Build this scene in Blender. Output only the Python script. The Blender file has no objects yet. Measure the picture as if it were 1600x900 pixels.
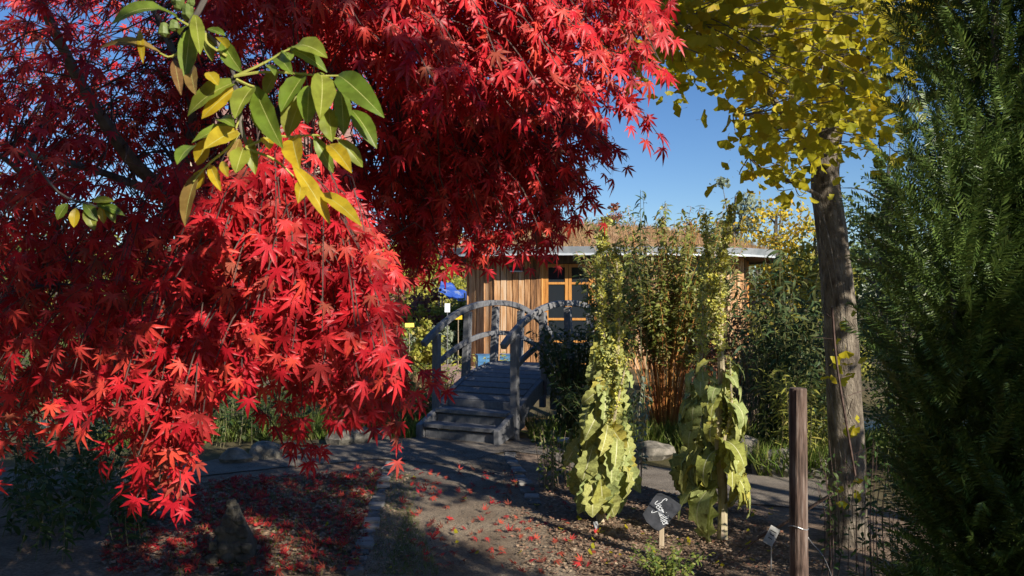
import bpy, math, random
import numpy as np
from mathutils import Matrix, Vector
rnd = random.Random(7)
rng = np.random.default_rng(7)
S = bpy.context.scene
COL = S.collection
PI = math.pi

# ------------------------------------------------------------------ camera, sky, sun
F = 1312.0                      # focal length in pixels of the 1600 px wide photograph
HOR = 465.0
CAMZ = 1.6
cam_d = bpy.data.cameras.new('camera')
cam_d.sensor_width = 36.0
cam_d.lens = 36.0 * F / 1600.0
cam_d.clip_start = 0.05
cam_d.clip_end = 2000
cam_d.dof.use_dof = True
cam_d.dof.focus_distance = 4.5
cam_d.dof.aperture_fstop = 14.0
cam = bpy.data.objects.new('camera', cam_d)
COL.objects.link(cam)
cam.location = (0, 0, CAMZ)
cam.rotation_euler = (math.radians(90) + math.atan((HOR - 450) / F), 0, 0)
S.camera = cam

SUN_EL = math.radians(27)
SUN_AZ = math.radians(38)       # how far to the right of straight behind the camera
sun_dir = Vector((math.sin(SUN_AZ) * math.cos(SUN_EL), -math.cos(SUN_AZ) * math.cos(SUN_EL), math.sin(SUN_EL)))
w = bpy.data.worlds.new('World')
S.world = w
w.use_nodes = True
nt = w.node_tree
bg = nt.nodes['Background']
sky = nt.nodes.new('ShaderNodeTexSky')
sky.sky_type = 'NISHITA'
sky.sun_disc = False
sky.sun_elevation = SUN_EL
sky.sun_rotation = PI - SUN_AZ
sky.altitude = 600
sky.air_density = 1.0
sky.dust_density = 0.0
sky.ozone_density = 4.0
hs_ = nt.nodes.new('ShaderNodeHueSaturation')
hs_.inputs['Hue'].default_value = 0.508
hs_.inputs['Saturation'].default_value = 1.16
nt.links.new(sky.outputs[0], hs_.inputs['Color'])
nt.links.new(hs_.outputs[0], bg.inputs[0])
bg.inputs[1].default_value = 0.080
sl = bpy.data.lights.new('sun', 'SUN')
sl.energy = 5.0
sl.angle = math.radians(0.5)
sl.color = (1.0, 0.93, 0.82)
so = bpy.data.objects.new('sun', sl)
COL.objects.link(so)
so.rotation_euler = sun_dir.to_track_quat('Z', 'Y').to_euler()
S.view_settings.view_transform = 'Standard'
S.view_settings.look = 'None'
S.view_settings.exposure = 0.58
S.view_settings.gamma = 1.0
S.view_settings.use_curve_mapping = False
S.render.engine = 'CYCLES'
S.cycles.max_bounces = 6
S.cycles.diffuse_bounces = 2
S.cycles.glossy_bounces = 2
S.cycles.transmission_bounces = 3
S.cycles.transparent_max_bounces = 4
S.cycles.use_denoising = True


# ------------------------------------------------------------------ helpers
def at(px, py, Y):
    return np.array([(px - 800) / F * Y, Y, CAMZ - (py - HOR) / F * Y])


def gnd(px, py):
    Y = CAMZ * F / (py - HOR)
    return np.array([(px - 800) / F * Y, Y, 0.0])


SD = np.array(sun_dir)
LITP = []  # spots kept sunlit; crowns are cut open along their sun rays


def norm(v):
    v = np.asarray(v, float)
    return v / max(1e-9, np.linalg.norm(v))


def tag(o, label=None, cat=None, group=None, kind=None):
    if label: o['label'] = label
    if cat: o['category'] = cat
    if group: o['group'] = group
    if kind: o['kind'] = kind
    return o


def thing(name, loc, label, cat, group=None):
    o = bpy.data.objects.new(name, None)
    o.empty_display_size = 0.1
    o.location = loc
    COL.objects.link(o)
    return tag(o, label, cat, group)


def adopt(o, parent):
    """parent o while its data stay in world coordinates"""
    if parent is not None:
        o.parent = parent
        if parent.parent is None:
            o.matrix_parent_inverse = Matrix.Translation(parent.location).inverted()
    return o


def smooth(pts, n=6):
    P = [np.asarray(p, float) for p in pts]
    if len(P) < 3:
        return [P[0] + (P[1] - P[0]) * t for t in np.linspace(0, 1, n + 1)]
    Q = [2 * P[0] - P[1]] + P + [2 * P[-1] - P[-2]]
    out = []
    for i in range(1, len(Q) - 2):
        for k in range(n):
            t = k / n
            a, b, c, d = Q[i - 1], Q[i], Q[i + 1], Q[i + 2]
            out.append(0.5 * ((2 * b) + (-a + c) * t + (2 * a - 5 * b + 4 * c - d) * t * t + (-a + 3 * b - 3 * c + d) * t ** 3))
    out.append(P[-1])
    return out


for (px_, py_, Y_, r_) in ((450, 400, 2.1, .24), (540, 400, 2.1, .18), (380, 470, 2.1, .16), (480, 480, 2.1, .18), (230, 620, 2, .2), (170, 610, 2, .14), (400, 350, 2.1, .18), (590, 410, 2.1, .14), (280, 700, 2, .1), (620, 490, 2.2, .06),
                         (850, 130, 2.4, .3), (960, 130, 2.4, .24), (720, 130, 2.4, .22), (650, 160, 2.4, .14), (560, 60, 2.4, .18), (780, 60, 2.5, .26), (450, 60, 2.6, .18), (1030, 190, 2.4, .1), (650, 60, 2.5, .2), (960, 40, 2.5, .2),
                         (500, 190, 1.37, .17), (400, 170, 1.37, .15), (310, 130, 1.37, .1), (520, 320, 1.37, .06), (260, 20, 1.37, .1),
                         (940, 740, 6, .32), (940, 600, 6, .28), (955, 450, 6, .14), (1100, 650, 5.6, .2), (1080, 720, 5.6, .2), (1125, 600, 5.6, .12), (1130, 460, 5.6, .16), (1105, 480, 5.6, .12), (1138, 380, 5.6, .12), (1127, 530, 5.6, .12), (945, 380, 6, .12), (1150, 700, 5.6, .1),
                         (800, 500, 19.4, .45), (800, 450, 19.4, .35), (880, 500, 18.7, .4), (880, 450, 18.7, .35),
                         (1200, 130, 4.6, .16), (1130, 75, 4.4, .12), (1340, 215, 5.1, .12), (1335, 430, 5.5, .07), (1080, 100, 4.2, .12), (1335, 350, 5.5, .07), (1340, 500, 5.5, .06), (1250, 90, 4.8, .14), (1170, 220, 4.6, .1), (1000, 50, 4.2, .2), (1230, 20, 4.8, .2), (1120, 60, 4.3, .2), (1180, 60, 4.6, .2), (1280, 120, 5.0, .14), (1200, 190, 4.6, .14), (1250, 250, 4.8, .1), (1310, 250, 5.4, .1), 
                         (1400, 350, 2.2, .24), (1370, 400, 2.15, .22), (1440, 280, 2.2, .2), (1420, 500, 2.2, .08), (1430, 200, 2.3, .1), (1420, 90, 2.3, .16), (1480, 150, 2.3, .12), (1400, 10, 2.3, .12), (1560, 200, 2.2, .15), (1020, 80, 4.0, .15), (1080, 30, 4.0, .15),
                         (960, 370, 9, .4), (1050, 350, 9.6, .4), (1020, 580, 9.2, .3), (1090, 450, 9.6, .15), (1033, 800, 5.3, .1), (820, 650, 9.3, .06), (720, 655, 9.5, .05), (985, 560, 9, .15)):
    LITP.append((np.array([(px_ - 800) / F * Y_, Y_, CAMZ - (py_ - HOR) / F * Y_]), r_))
for (px_, py_, r_) in ((760, 860, .5), (900, 860, .5), (640, 840, .15), (820, 815, .3), (720, 900, .3), (560, 770, .12), (1080, 830, .15), (960, 880, .3), (1000, 830, .3), (680, 880, .2), (870, 800, .3), (1020, 710, .25), (880, 735, .22), (470, 775, .16), (520, 770, .12), (600, 715, .08), (1000, 770, .2), (720, 820, .2)):
    Y_ = CAMZ * F / (py_ - HOR)
    LITP.append((np.array([(px_ - 800) / F * Y_, Y_, 0.0]), r_))
LP_ = np.array([q[0] for q in LITP]); LR_ = np.array([q[1] for q in LITP])


def in_gap(p, slack=1.0):
    """is the point in a gap cut into the crowns to let sun onto chosen spots"""
    d = np.asarray(p) - LP_
    t = d @ SD
    return bool(np.any((t > .8) & (np.linalg.norm(d - t[:, None] * SD, axis=1) < LR_ * slack)))


class MB:
    def __init__(s):
        s.v = []; s.f = []; s.m = []

    def add(s, V, Fs, m=0):
        k = len(s.v)
        s.v.extend([tuple(map(float, v)) for v in V])
        for f in Fs:
            s.f.append(tuple(i + k for i in f)); s.m.append(m)
        return s

    def hexa(s, c, m=0):
        """eight corners: 4 bottom (ccw) then 4 top"""
        return s.add(c, [(3, 2, 1, 0), (4, 5, 6, 7), (0, 1, 5, 4), (1, 2, 6, 5), (2, 3, 7, 6), (3, 0, 4, 7)], m)

    def box(s, c, size, ax=None, m=0):
        c = np.asarray(c, float)
        if ax is None: ax = np.eye(3)
        ax = np.asarray(ax, float)
        h = np.asarray(size, float) / 2
        cs = []
        for z in (-1, 1):
            for x, y in ((-1, -1), (1, -1), (1, 1), (-1, 1)):
                cs.append(c + ax[0] * h[0] * x + ax[1] * h[1] * y + ax[2] * h[2] * z)
        return s.hexa(cs, m)

    def rot_box(s, c, size, rz, m=0):
        ca, sa = math.cos(rz), math.sin(rz)
        return s.box(c, size, [(ca, sa, 0), (-sa, ca, 0), (0, 0, 1)], m)

    def tube(s, pts, rad, sides=6, m=0, cap=True, rough=0.0):
        P = [np.asarray(p, float) for p in pts]
        n = len(P)
        if np.isscalar(rad): rad = [rad] * n
        if len(rad) != n: rad = list(np.interp(np.linspace(0, 1, n), np.linspace(0, 1, len(rad)), rad))
        k0 = len(s.v)
        ref = np.array([0.31, 0.9, 0.2])
        for i in range(n):
            d = norm(P[min(i + 1, n - 1)] - P[max(i - 1, 0)])
            a = norm(np.cross(d, ref)); b = np.cross(d, a)
            for j in range(sides):
                an = 2 * PI * j / sides
                r = rad[i] * (1 + (rnd.uniform(-rough, rough) if rough else 0))
                s.v.append(tuple(P[i] + (a * math.cos(an) + b * math.sin(an)) * r))
        for i in range(n - 1):
            for j in range(sides):
                j2 = (j + 1) % sides
                s.f.append((k0 + i * sides + j, k0 + i * sides + j2, k0 + (i + 1) * sides + j2, k0 + (i + 1) * sides + j)); s.m.append(m)
        if cap:
            s.f.append(tuple(k0 + (n - 1) * sides + j for j in range(sides))); s.m.append(m)
            s.f.append(tuple(k0 + j for j in reversed(range(sides)))); s.m.append(m)
        return s

    def mesh(s, name, mats, shade=False):
        me = bpy.data.meshes.new(name)
        me.from_pydata(s.v, [], s.f)
        if not isinstance(mats, (list, tuple)): mats = [mats]
        for m in mats: me.materials.append(m)
        if len(mats) > 1: me.polygons.foreach_set('material_index', s.m)
        if shade: me.polygons.foreach_set('use_smooth', [True] * len(s.f))
        me.update()
        return me

    def build(s, name, mats, parent=None, shade=False, bevel=0.0):
        o = bpy.data.objects.new(name, s.mesh(name, mats, shade))
        COL.objects.link(o)
        adopt(o, parent)
        if bevel:
            b = o.modifiers.new('bevel', 'BEVEL'); b.width = bevel; b.segments = 1; b.limit_method = 'ANGLE'
        return o


def np_mesh(name, V, T, mats, midx=None, shade=False):
    """V (n,3), T (m,3) triangles"""
    me = bpy.data.meshes.new(name)
    me.vertices.add(len(V)); me.vertices.foreach_set('co', np.asarray(V, np.float32).ravel())
    me.loops.add(len(T) * 3); me.loops.foreach_set('vertex_index', np.asarray(T, np.int32).ravel())
    me.polygons.add(len(T))
    me.polygons.foreach_set('loop_start', np.arange(0, len(T) * 3, 3, dtype=np.int32))
    if not isinstance(mats, (list, tuple)): mats = [mats]
    for m in mats: me.materials.append(m)
    if midx is not None: me.polygons.foreach_set('material_index', np.asarray(midx, np.int32))
    if shade: me.polygons.foreach_set('use_smooth', np.ones(len(T), bool))
    me.update(calc_edges=True)
    me.validate()
    return me


def frame(d, up):
    """columns: side, d, normal close to up"""
    y = norm(d)
    z = np.asarray(up, float) - y * np.dot(up, y)
    if np.linalg.norm(z) < 1e-4: z = np.cross(y, (0.3, 0.5, 0.8))
    z = norm(z)
    x = np.cross(y, z)
    return np.stack([x, y, z], 1)


class Leaves:
    """a bag of placed leaves of a few shapes; the ones that show largest become objects"""
    def __init__(s, shapes, mats):
        s.shapes = shapes      # list of (V, T, midx)
        s.mats = mats
        s.R = []; s.P = []; s.k = []; s.keep = []

    def put(s, p, d, up, size, k=None, keep=0.0):
        s.R.append(frame(d, up) * size); s.P.append(np.asarray(p, float))
        s.k.append(rnd.randrange(len(s.shapes)) if k is None else k)
        s.keep.append(keep)

    def build(s, parent, name='leaf', rest='foliage', top=300, shade=False, as_things=None):
        R = np.array(s.R); P = np.array(s.P); K = np.array(s.k)
        n = len(P)
        if n == 0: return []
        C = P + R[:, :, 1] * 0.5
        Y = np.maximum(C[:, 1], 0.3)
        px = 800 + C[:, 0] / Y * F; py = HOR + (CAMZ - C[:, 2]) / Y * F
        size = np.linalg.norm(R[:, :, 1], axis=1) / Y
        inside = (px > -10) & (px < 1610) & (py > -10) & (py < 910) & (C[:, 1] > 0.2)
        score = size * np.where(inside, 1.0, 0.001) + np.array(s.keep)
        order = np.argsort(-score)
        pick = [i for i in order[:top] if inside[i]]
        meshes = {}
        objs = []
        for i in pick:
            k = int(K[i])
            if k not in meshes:
                V, T, mi = s.shapes[k]
                meshes[k] = np_mesh(name, V, T, s.mats, mi, shade)
            o = bpy.data.objects.new(name, meshes[k])
            COL.objects.link(o)
            adopt(o, parent)
            M = Matrix.Identity(4)
            for a in range(3):
                for b in range(3): M[a][b] = R[i][a][b]
                M[a][3] = P[i][a]
            o.matrix_basis = M
            objs.append(o)
        mask = np.ones(n, bool); mask[pick] = False
        restobj = None
        if mask.any() and rest:
            Vs = []; Ts = []; Ms = []; off = 0
            for k in range(len(s.shapes)):
                sel = np.where(mask & (K == k))[0]
                if len(sel) == 0: continue
                V, T, mi = s.shapes[k]
                V = np.asarray(V); T = np.asarray(T)
                W = np.einsum('nab,vb->nva', R[sel], V) + P[sel][:, None, :]
                TT = T[None] + (np.arange(len(sel)) * len(V))[:, None, None] + off
                Vs.append(W.reshape(-1, 3)); Ts.append(TT.reshape(-1, 3)); off += len(sel) * len(V)
                Ms.append(np.tile(np.zeros(len(T), int) if mi is None else mi, len(sel)))
            me = np_mesh(rest, np.concatenate(Vs), np.concatenate(Ts), s.mats, np.concatenate(Ms), shade)
            restobj = bpy.data.objects.new(rest, me)
            COL.objects.link(restobj)
            adopt(restobj, parent)
            restobj['kind'] = 'stuff'
        s.restobj = restobj
        return objs


# ------------------------------------------------------------------ materials
def newmat(name):
    m = bpy.data.materials.new(name); m.use_nodes = True
    nt = m.node_tree
    return m, nt, nt.nodes, nt.links, nt.nodes['Principled BSDF']


def ramp(nt, fac, stops):
    r = nt.nodes.new('ShaderNodeValToRGB')
    e = r.color_ramp.elements
    while len(e) > 1: e.remove(e[-1])
    for i, (p, c) in enumerate(stops):
        x = e[0] if i == 0 else e.new(p)
        x.position = p; x.color = (c[0], c[1], c[2], 1)
    nt.links.new(fac, r.inputs[0])
    return r.outputs[0]


def noise(nt, scale, detail=4, rough=0.6, vec=None, stretch=None):
    t = nt.nodes.new('ShaderNodeTexNoise')
    t.inputs['Scale'].default_value = scale; t.inputs['Detail'].default_value = detail; t.inputs['Roughness'].default_value = rough
    c = nt.nodes.new('ShaderNodeTexCoord')
    src = c.outputs['Object'] if vec is None else vec
    if stretch:
        mp = nt.nodes.new('ShaderNodeMapping'); mp.inputs['Scale'].default_value = stretch
        nt.links.new(src, mp.inputs[0]); src = mp.outputs[0]
    nt.links.new(src, t.inputs['Vector'])
    return t.outputs[0]


def bump(nt, h, strength, dist=0.01):
    b = nt.nodes.new('ShaderNodeBump')
    b.inputs['Strength'].default_value = strength; b.inputs['Distance'].default_value = dist
    nt.links.new(h, b.inputs['Height'])
    return b.outputs[0]


def rand_value(nt):
    oi = nt.nodes.new('ShaderNodeObjectInfo'); g = nt.nodes.new('ShaderNodeNewGeometry')
    a = nt.nodes.new('ShaderNodeMath'); a.operation = 'ADD'
    nt.links.new(oi.outputs['Random'], a.inputs[0]); nt.links.new(g.outputs['Random Per Island'], a.inputs[1])
    f = nt.nodes.new('ShaderNodeMath'); f.operation = 'FRACT'
    nt.links.new(a.outputs[0], f.inputs[0])
    return f.outputs[0]


def leaf_mat(name, cols, trans=0.35, rough=0.45, spec=0.4, nscale=0, tcol=None):
    m, nt, N, L, p = newmat(name)
    stops = [(i / max(1, len(cols) - 1), c) for i, c in enumerate(cols)]
    c = ramp(nt, rand_value(nt), stops)
    if nscale:
        mx = N.new('ShaderNodeMix'); mx.data_type = 'RGBA'; mx.blend_type = 'MULTIPLY'
        mx.inputs[0].default_value = 0.8
        L.new(c, mx.inputs[6])
        L.new(ramp(nt, noise(nt, nscale, 4), [(0.35, (.55, .5, .45)), (0.6, (1, 1, 1))]), mx.inputs[7])
        c = mx.outputs[2]
    L.new(c, p.inputs['Base Color'])
    p.inputs['Roughness'].default_value = rough
    p.inputs['Specular IOR Level'].default_value = spec
    tr = N.new('ShaderNodeBsdfTranslucent')
    if tcol:
        g = N.new('ShaderNodeMix'); g.data_type = 'RGBA'; g.blend_type = 'MULTIPLY'; g.inputs[0].default_value = 1
        L.new(c, g.inputs[6]); g.inputs[7].default_value = (*tcol, 1)
        L.new(g.outputs[2], tr.inputs[0])
    else:
        L.new(c, tr.inputs[0])
    ms = N.new('ShaderNodeMixShader'); ms.inputs[0].default_value = trans
    L.new(p.outputs[0], ms.inputs[1]); L.new(tr.outputs[0], ms.inputs[2])
    L.new(ms.outputs[0], N['Material Output'].inputs[0])
    return m


def solid(name, stops, scale=5, stretch=None, rough=0.8, bstr=0.3, bscale=None, bdist=0.01, detail=5, metal=0, spec=0.3, island=0.0):
    m, nt, N, L, p = newmat(name)
    n = noise(nt, scale, detail, 0.6, None, stretch)
    if island:
        a = N.new('ShaderNodeMath'); a.operation = 'MULTIPLY_ADD'
        L.new(rand_value(nt), a.inputs[0]); a.inputs[1].default_value = island
        s_ = N.new('ShaderNodeMath'); s_.operation = 'SUBTRACT'; L.new(n, s_.inputs[0]); s_.inputs[1].default_value = island / 2
        L.new(s_.outputs[0], a.inputs[2]); n2 = a.outputs[0]
    else: n2 = n
    L.new(ramp(nt, n2, stops), p.inputs['Base Color'])
    p.inputs['Roughness'].default_value = rough; p.inputs['Metallic'].default_value = metal
    p.inputs['Specular IOR Level'].default_value = spec
    if bstr:
        h = n if bscale is None else noise(nt, bscale, 6, 0.65, None, stretch)
        L.new(bump(nt, h, bstr, bdist), p.inputs['Normal'])
    return m


M = {}
M['maple'] = leaf_mat('maple_leaf_red', [(.52, .012, .022), (.72, .028, .040), (.84, .055, .055), (.62, .018, .035), (.36, .008, .016), (.76, .03, .05), (.88, .10, .06), (.55, .05, .05), (.60, .03, .045), (.46, .12, .07)], 0.30, 0.42, 0.3, nscale=24, tcol=(1.0, .7, .7))
M['fallen'] = leaf_mat('fallen_leaf_red', [(.5, .02, .03), (.34, .03, .03), (.62, .04, .04), (.3, .1, .06), (.55, .09, .05), (.42, .02, .04)], 0.15, 0.6, 0.2, nscale=30)
M['ginkgo'] = leaf_mat('ginkgo_leaf_yellow', [(.58, .48, .02), (.46, .42, .025), (.68, .54, .025), (.36, .37, .025), (.62, .42, .02)], 0.52, 0.5, 0.3)
M['walnut_g'] = leaf_mat('walnut_leaf_green', [(.18, .28, .03), (.25, .35, .045), (.36, .39, .05)], 0.45, 0.42, 0.4, nscale=30)
M['walnut_y'] = leaf_mat('walnut_leaf_yellow', [(.68, .50, .03), (.60, .46, .035), (.74, .53, .03)], 0.45, 0.4, 0.4, nscale=25)
M['walnut_b'] = leaf_mat('walnut_leaf_brown', [(.30, .19, .05), (.36, .25, .07), (.24, .12, .05)], 0.3, 0.5, 0.3, nscale=40)
M['rib'] = leaf_mat('leaf_rib_pale', [(.42, .44, .13), (.5, .48, .16)], 0.2, 0.5)
M['mull'] = leaf_mat('mullein_leaf', [(.34, .41, .15), (.40, .46, .17), (.43, .46, .16), (.48, .47, .14), (.31, .38, .13)], 0.25, 0.7, 0.15, nscale=22)
M['mull_y'] = leaf_mat('mullein_leaf_yellowing', [(.55, .47, .10), (.40, .41, .10), (.34, .38, .09), (.6, .52, .12)], 0.25, 0.7, 0.15, nscale=16)
M['mull_rib'] = leaf_mat('mullein_rib', [(.55, .55, .28), (.6, .58, .33)], 0.15, 0.6)
M['mull_stem'] = solid('mullein_stem', [(.35, (.30, .26, .13)), (.6, (.46, .38, .26)), (.75, (.32, .19, .14))], 30, (1, 1, .3), 0.8, 0.4)
M['mull_flower'] = leaf_mat('mullein_flower', [(.68, .62, .08), (.48, .50, .14), (.40, .43, .16), (.74, .66, .08), (.5, .45, .25)], 0.3, 0.6)
M['bush'] = leaf_mat('bush_leaf', [(.15, .19, .03), (.22, .26, .05), (.32, .32, .07), (.18, .20, .06), (.36, .26, .1)], 0.35, 0.4, 0.5)
M['bush_red'] = leaf_mat('bush_leaf_reddish', [(.34, .13, .09), (.25, .17, .06), (.3, .2, .1)], 0.35, 0.5)
M['dark'] = leaf_mat('dark_leaf', [(.035, .07, .018), (.05, .09, .02), (.08, .11, .02), (.03, .055, .02)], 0.25, 0.5, 0.3)
M['olean'] = leaf_mat('long_dark_leaf', [(.04, .075, .03), (.06, .10, .03), (.09, .12, .04), (.15, .15, .04)], 0.25, 0.55, 0.3)
M['yew'] = leaf_mat('yew_needle', [(.06, .11, .026), (.095, .155, .032), (.15, .21, .045), (.05, .085, .025)], 0.22, 0.36, 0.4)
M['grass'] = leaf_mat('grass_blade', [(.10, .17, .025), (.15, .22, .035), (.2, .24, .05), (.3, .27, .10)], 0.35, 0.5)
M['drygrass'] = leaf_mat('dry_grass_blade', [(.45, .27, .13), (.5, .32, .17), (.38, .21, .10), (.30, .24, .10)], 0.3, 0.7)
M['groundcover'] = leaf_mat('ground_cover_leaf', [(.07, .12, .02), (.12, .17, .03), (.17, .22, .035), (.25, .25, .05)], 0.3, 0.5)
M['straw'] = leaf_mat('litter_bits', [(.24, .16, .10), (.36, .25, .17), (.18, .11, .07), (.46, .35, .24), (.28, .11, .07)], 0.1, 0.8, 0.1)
M['fy'] = leaf_mat('background_leaf_yellow', [(.68, .50, .03), (.58, .46, .04), (.7, .42, .04), (.45, .42, .05)], 0.35, 0.6)
M['fyg'] = leaf_mat('background_leaf_yellow_green', [(.36, .36, .05), (.45, .42, .07), (.26, .30, .05), (.5, .4, .10)], 0.35, 0.6)
M['fgrey'] = leaf_mat('background_leaf_grey', [(.24, .29, .19), (.3, .34, .24), (.2, .25, .15), (.33, .34, .2)], 0.3, 0.6)
M['fgreen'] = leaf_mat('background_leaf_green', [(.08, .13, .03), (.12, .17, .04), (.17, .2, .05)], 0.3, 0.6)
M['fred'] = leaf_mat('background_leaf_red', [(.34, .08, .07), (.28, .12, .08), (.4, .16, .12), (.24, .16, .08)], 0.3, 0.6)
M['forange'] = leaf_mat('background_leaf_orange', [(.5, .25, .06), (.45, .3, .08), (.4, .2, .08)], 0.3, 0.6)
M['bark'] = solid('maple_bark', [(.35, (.06, .05, .045)), (.55, (.15, .13, .11)), (.7, (.24, .23, .15))], 14, (1, 1, .35), 0.9, 0.6)
M['twig'] = solid('thin_twig', [(.4, (.05, .03, .025)), (.6, (.11, .07, .055))], 30, None, 0.7, 0.1)
M['rachis'] = solid('walnut_stalk', [(.4, (.32, .33, .07)), (.6, (.42, .40, .1))], 30, None, 0.5, 0.0)
M['gbark'] = solid('ginkgo_bark', [(.32, (.075, .058, .044)), (.5, (.19, .155, .115)), (.68, (.33, .28, .215))], 20, (1, 1, .4), 0.9, 1.0, 26, 0.05)
M['redstem'] = solid('red_willow_stem', [(.35, (.38, .13, .04)), (.65, (.62, .30, .08))], 10, None, 0.5, 0.0, island=0.5)
M['stem'] = solid('green_stem', [(.35, (.10, .11, .04)), (.65, (.2, .17, .08))], 12, None, 0.6, 0.0, island=0.4)
M['drystem'] = solid('dry_stem', [(.35, (.22, .15, .1)), (.65, (.38, .3, .2))], 12, None, 0.7, 0.0, island=0.4)
M['nut'] = solid('green_walnut_husk', [(.4, (.09, .13, .03)), (.6, (.15, .19, .05))], 40, None, 0.5, 0.2)
M['board'] = solid('larch_board', [(.25, (.10, .05, .025)), (.40, (.30, .145, .06)), (.55, (.50, .28, .13)), (.75, (.58, .42, .28))], 6, (4, 4, .3), 0.65, 0.5, None, 0.006, island=0.34)
M['darkboard'] = solid('weathered_dark_board', [(.3, (.05, .035, .03)), (.7, (.15, .11, .09))], 7, (5, 5, .35), 0.75, 0.35, None, 0.004, island=0.3)
M['oframe'] = solid('orange_glazed_frame', [(.35, (.42, .17, .04)), (.6, (.55, .26, .07))], 9, (4, 4, .4), 0.4, 0.15, island=0.15)
M['grey'] = solid('weathered_grey_oak', [(.25, (.12, .122, .13)), (.5, (.175, .175, .18)), (.75, (.24, .235, .235))], 6, (6, 6, 3), 0.7, 0.12, 30, 0.002, island=0.2)
M['post'] = solid('wet_brown_post', [(.35, (.05, .035, .028)), (.52, (.13, .085, .065)), (.7, (.24, .19, .16))], 26, (2, 2, .18), 0.85, 0.9, None, 0.01)
M['zinc'] = solid('zinc_fascia', [(.35, (.26, .29, .31)), (.65, (.40, .42, .44))], 4, None, 0.45, 0.05, metal=0.35)
M['drip'] = solid('drip_edge_metal', [(.4, (.65, .68, .70)), (.6, (.75, .77, .78))], 4, None, 0.35, 0.0, metal=0.4)
M['soffit'] = solid('soffit_wood', [(.4, (.08, .05, .04)), (.6, (.14, .09, .06))], 6, None, 0.8, 0.1)
M['turf'] = solid('dry_turf', [(.35, (.26, .15, .08)), (.5, (.40, .24, .13)), (.65, (.34, .26, .12))], 3, None, 0.95, 0.8, 12, 0.05)
M['stone'] = solid('boulder_stone', [(.3, (.08, .075, .06)), (.5, (.20, .18, .145)), (.7, (.34, .30, .25))], 9, None, 0.9, 0.7, 18, 0.02)
M['cairn'] = solid('cairn_stone', [(.3, (.05, .045, .035)), (.7, (.14, .125, .10))], 12, None, 0.9, 0.5, 18, 0.02)
M['setts'] = solid('edging_sett', [(.3, (.10, .095, .085)), (.7, (.28, .26, .24))], 12, None, 0.9, 0.7, 40, 0.006, island=0.35)
M['slate'] = solid('black_slate', [(.35, (.022, .024, .028)), (.65, (.05, .052, .06))], 14, None, 0.5, 0.25, 40, 0.002)
M['chalk'] = solid('chalk_white', [(.4, (.75, .78, .8)), (.6, (.85, .87, .88))], 60, None, 0.8, 0.0)
M['label'] = solid('shaded_white_label', [(.4, (.28, .28, .26)), (.6, (.38, .37, .34))], 40, None, 0.4, 0.0)  # white labels, greyed in the colour to stand for shade
M['ink'] = solid('label_ink', [(.4, (.03, .03, .03)), (.6, (.05, .05, .05))], 10, None, 0.6, 0.0)
M['metal'] = solid('galvanised_rod', [(.4, (.25, .25, .25)), (.6, (.36, .36, .36))], 20, None, 0.4, 0.0, metal=0.6)
M['batten'] = solid('pale_batten', [(.35, (.33, .25, .16)), (.65, (.48, .39, .27))], 15, (3, 3, .3), 0.7, 0.2)
M['yellow'] = solid('yellow_card', [(.4, (.75, .45, .02)), (.6, (.8, .52, .03))], 8, None, 0.5, 0.0)
M['white'] = solid('white_plastic', [(.4, (.72, .73, .75)), (.6, (.8, .81, .82))], 8, None, 0.5, 0.0)
M['blue'] = solid('blue_plastic', [(.3, (.03, .12, .26)), (.7, (.08, .22, .38))], 8, None, 0.5, 0.1)
M['tarp'] = solid('blue_tarpaulin', [(.35, (.015, .05, .28)), (.6, (.05, .12, .45)), (.72, (.3, .35, .45))], 2.5, None, 0.4, 0.8, 3, 0.1)
M['render'] = solid('beige_render', [(.35, (.42, .33, .25)), (.65, (.52, .43, .33))], 2, None, 0.9, 0.1)
M['rooftile'] = solid('brown_roof_tiles', [(.35, (.22, .12, .10)), (.65, (.34, .2, .16))], 3, (1, 1, 8), 0.85, 0.5)
M['paving'] = None

m, nt_, N_, L_, p_ = newmat('terrace_paving')
br = N_.new('ShaderNodeTexBrick')
tc = N_.new('ShaderNodeTexCoord'); L_.new(tc.outputs['Object'], br.inputs[0])
br.inputs['Scale'].default_value = 4.0
br.inputs['Color1'].default_value = (.36, .22, .18, 1); br.inputs['Color2'].default_value = (.46, .30, .25, 1)
br.inputs['Mortar'].default_value = (.2, .16, .13, 1); br.inputs['Mortar Size'].default_value = 0.012
L_.new(br.outputs[0], p_.inputs['Base Color']); p_.inputs['Roughness'].default_value = .85
M['paving'] = m

m, nt_, N_, L_, p_ = newmat('window_glass')
p_.inputs['Base Color'].default_value = (.02, .025, .03, 1)
p_.inputs['Roughness'].default_value = 0.04
p_.inputs['Specular IOR Level'].default_value = 0.35
L_.new(bump(nt_, noise(nt_, 1.5, 2), 0.08, 0.05), p_.inputs['Normal'])
M['glass'] = m

m, nt_, N_, L_, p_ = newmat('stream_water')
p_.inputs['Base Color'].default_value = (.015, .02, .015, 1)
p_.inputs['Roughness'].default_value = 0.08
L_.new(bump(nt_, noise(nt_, 4, 3), 0.2, 0.03), p_.inputs['Normal'])
M['water'] = m


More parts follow.
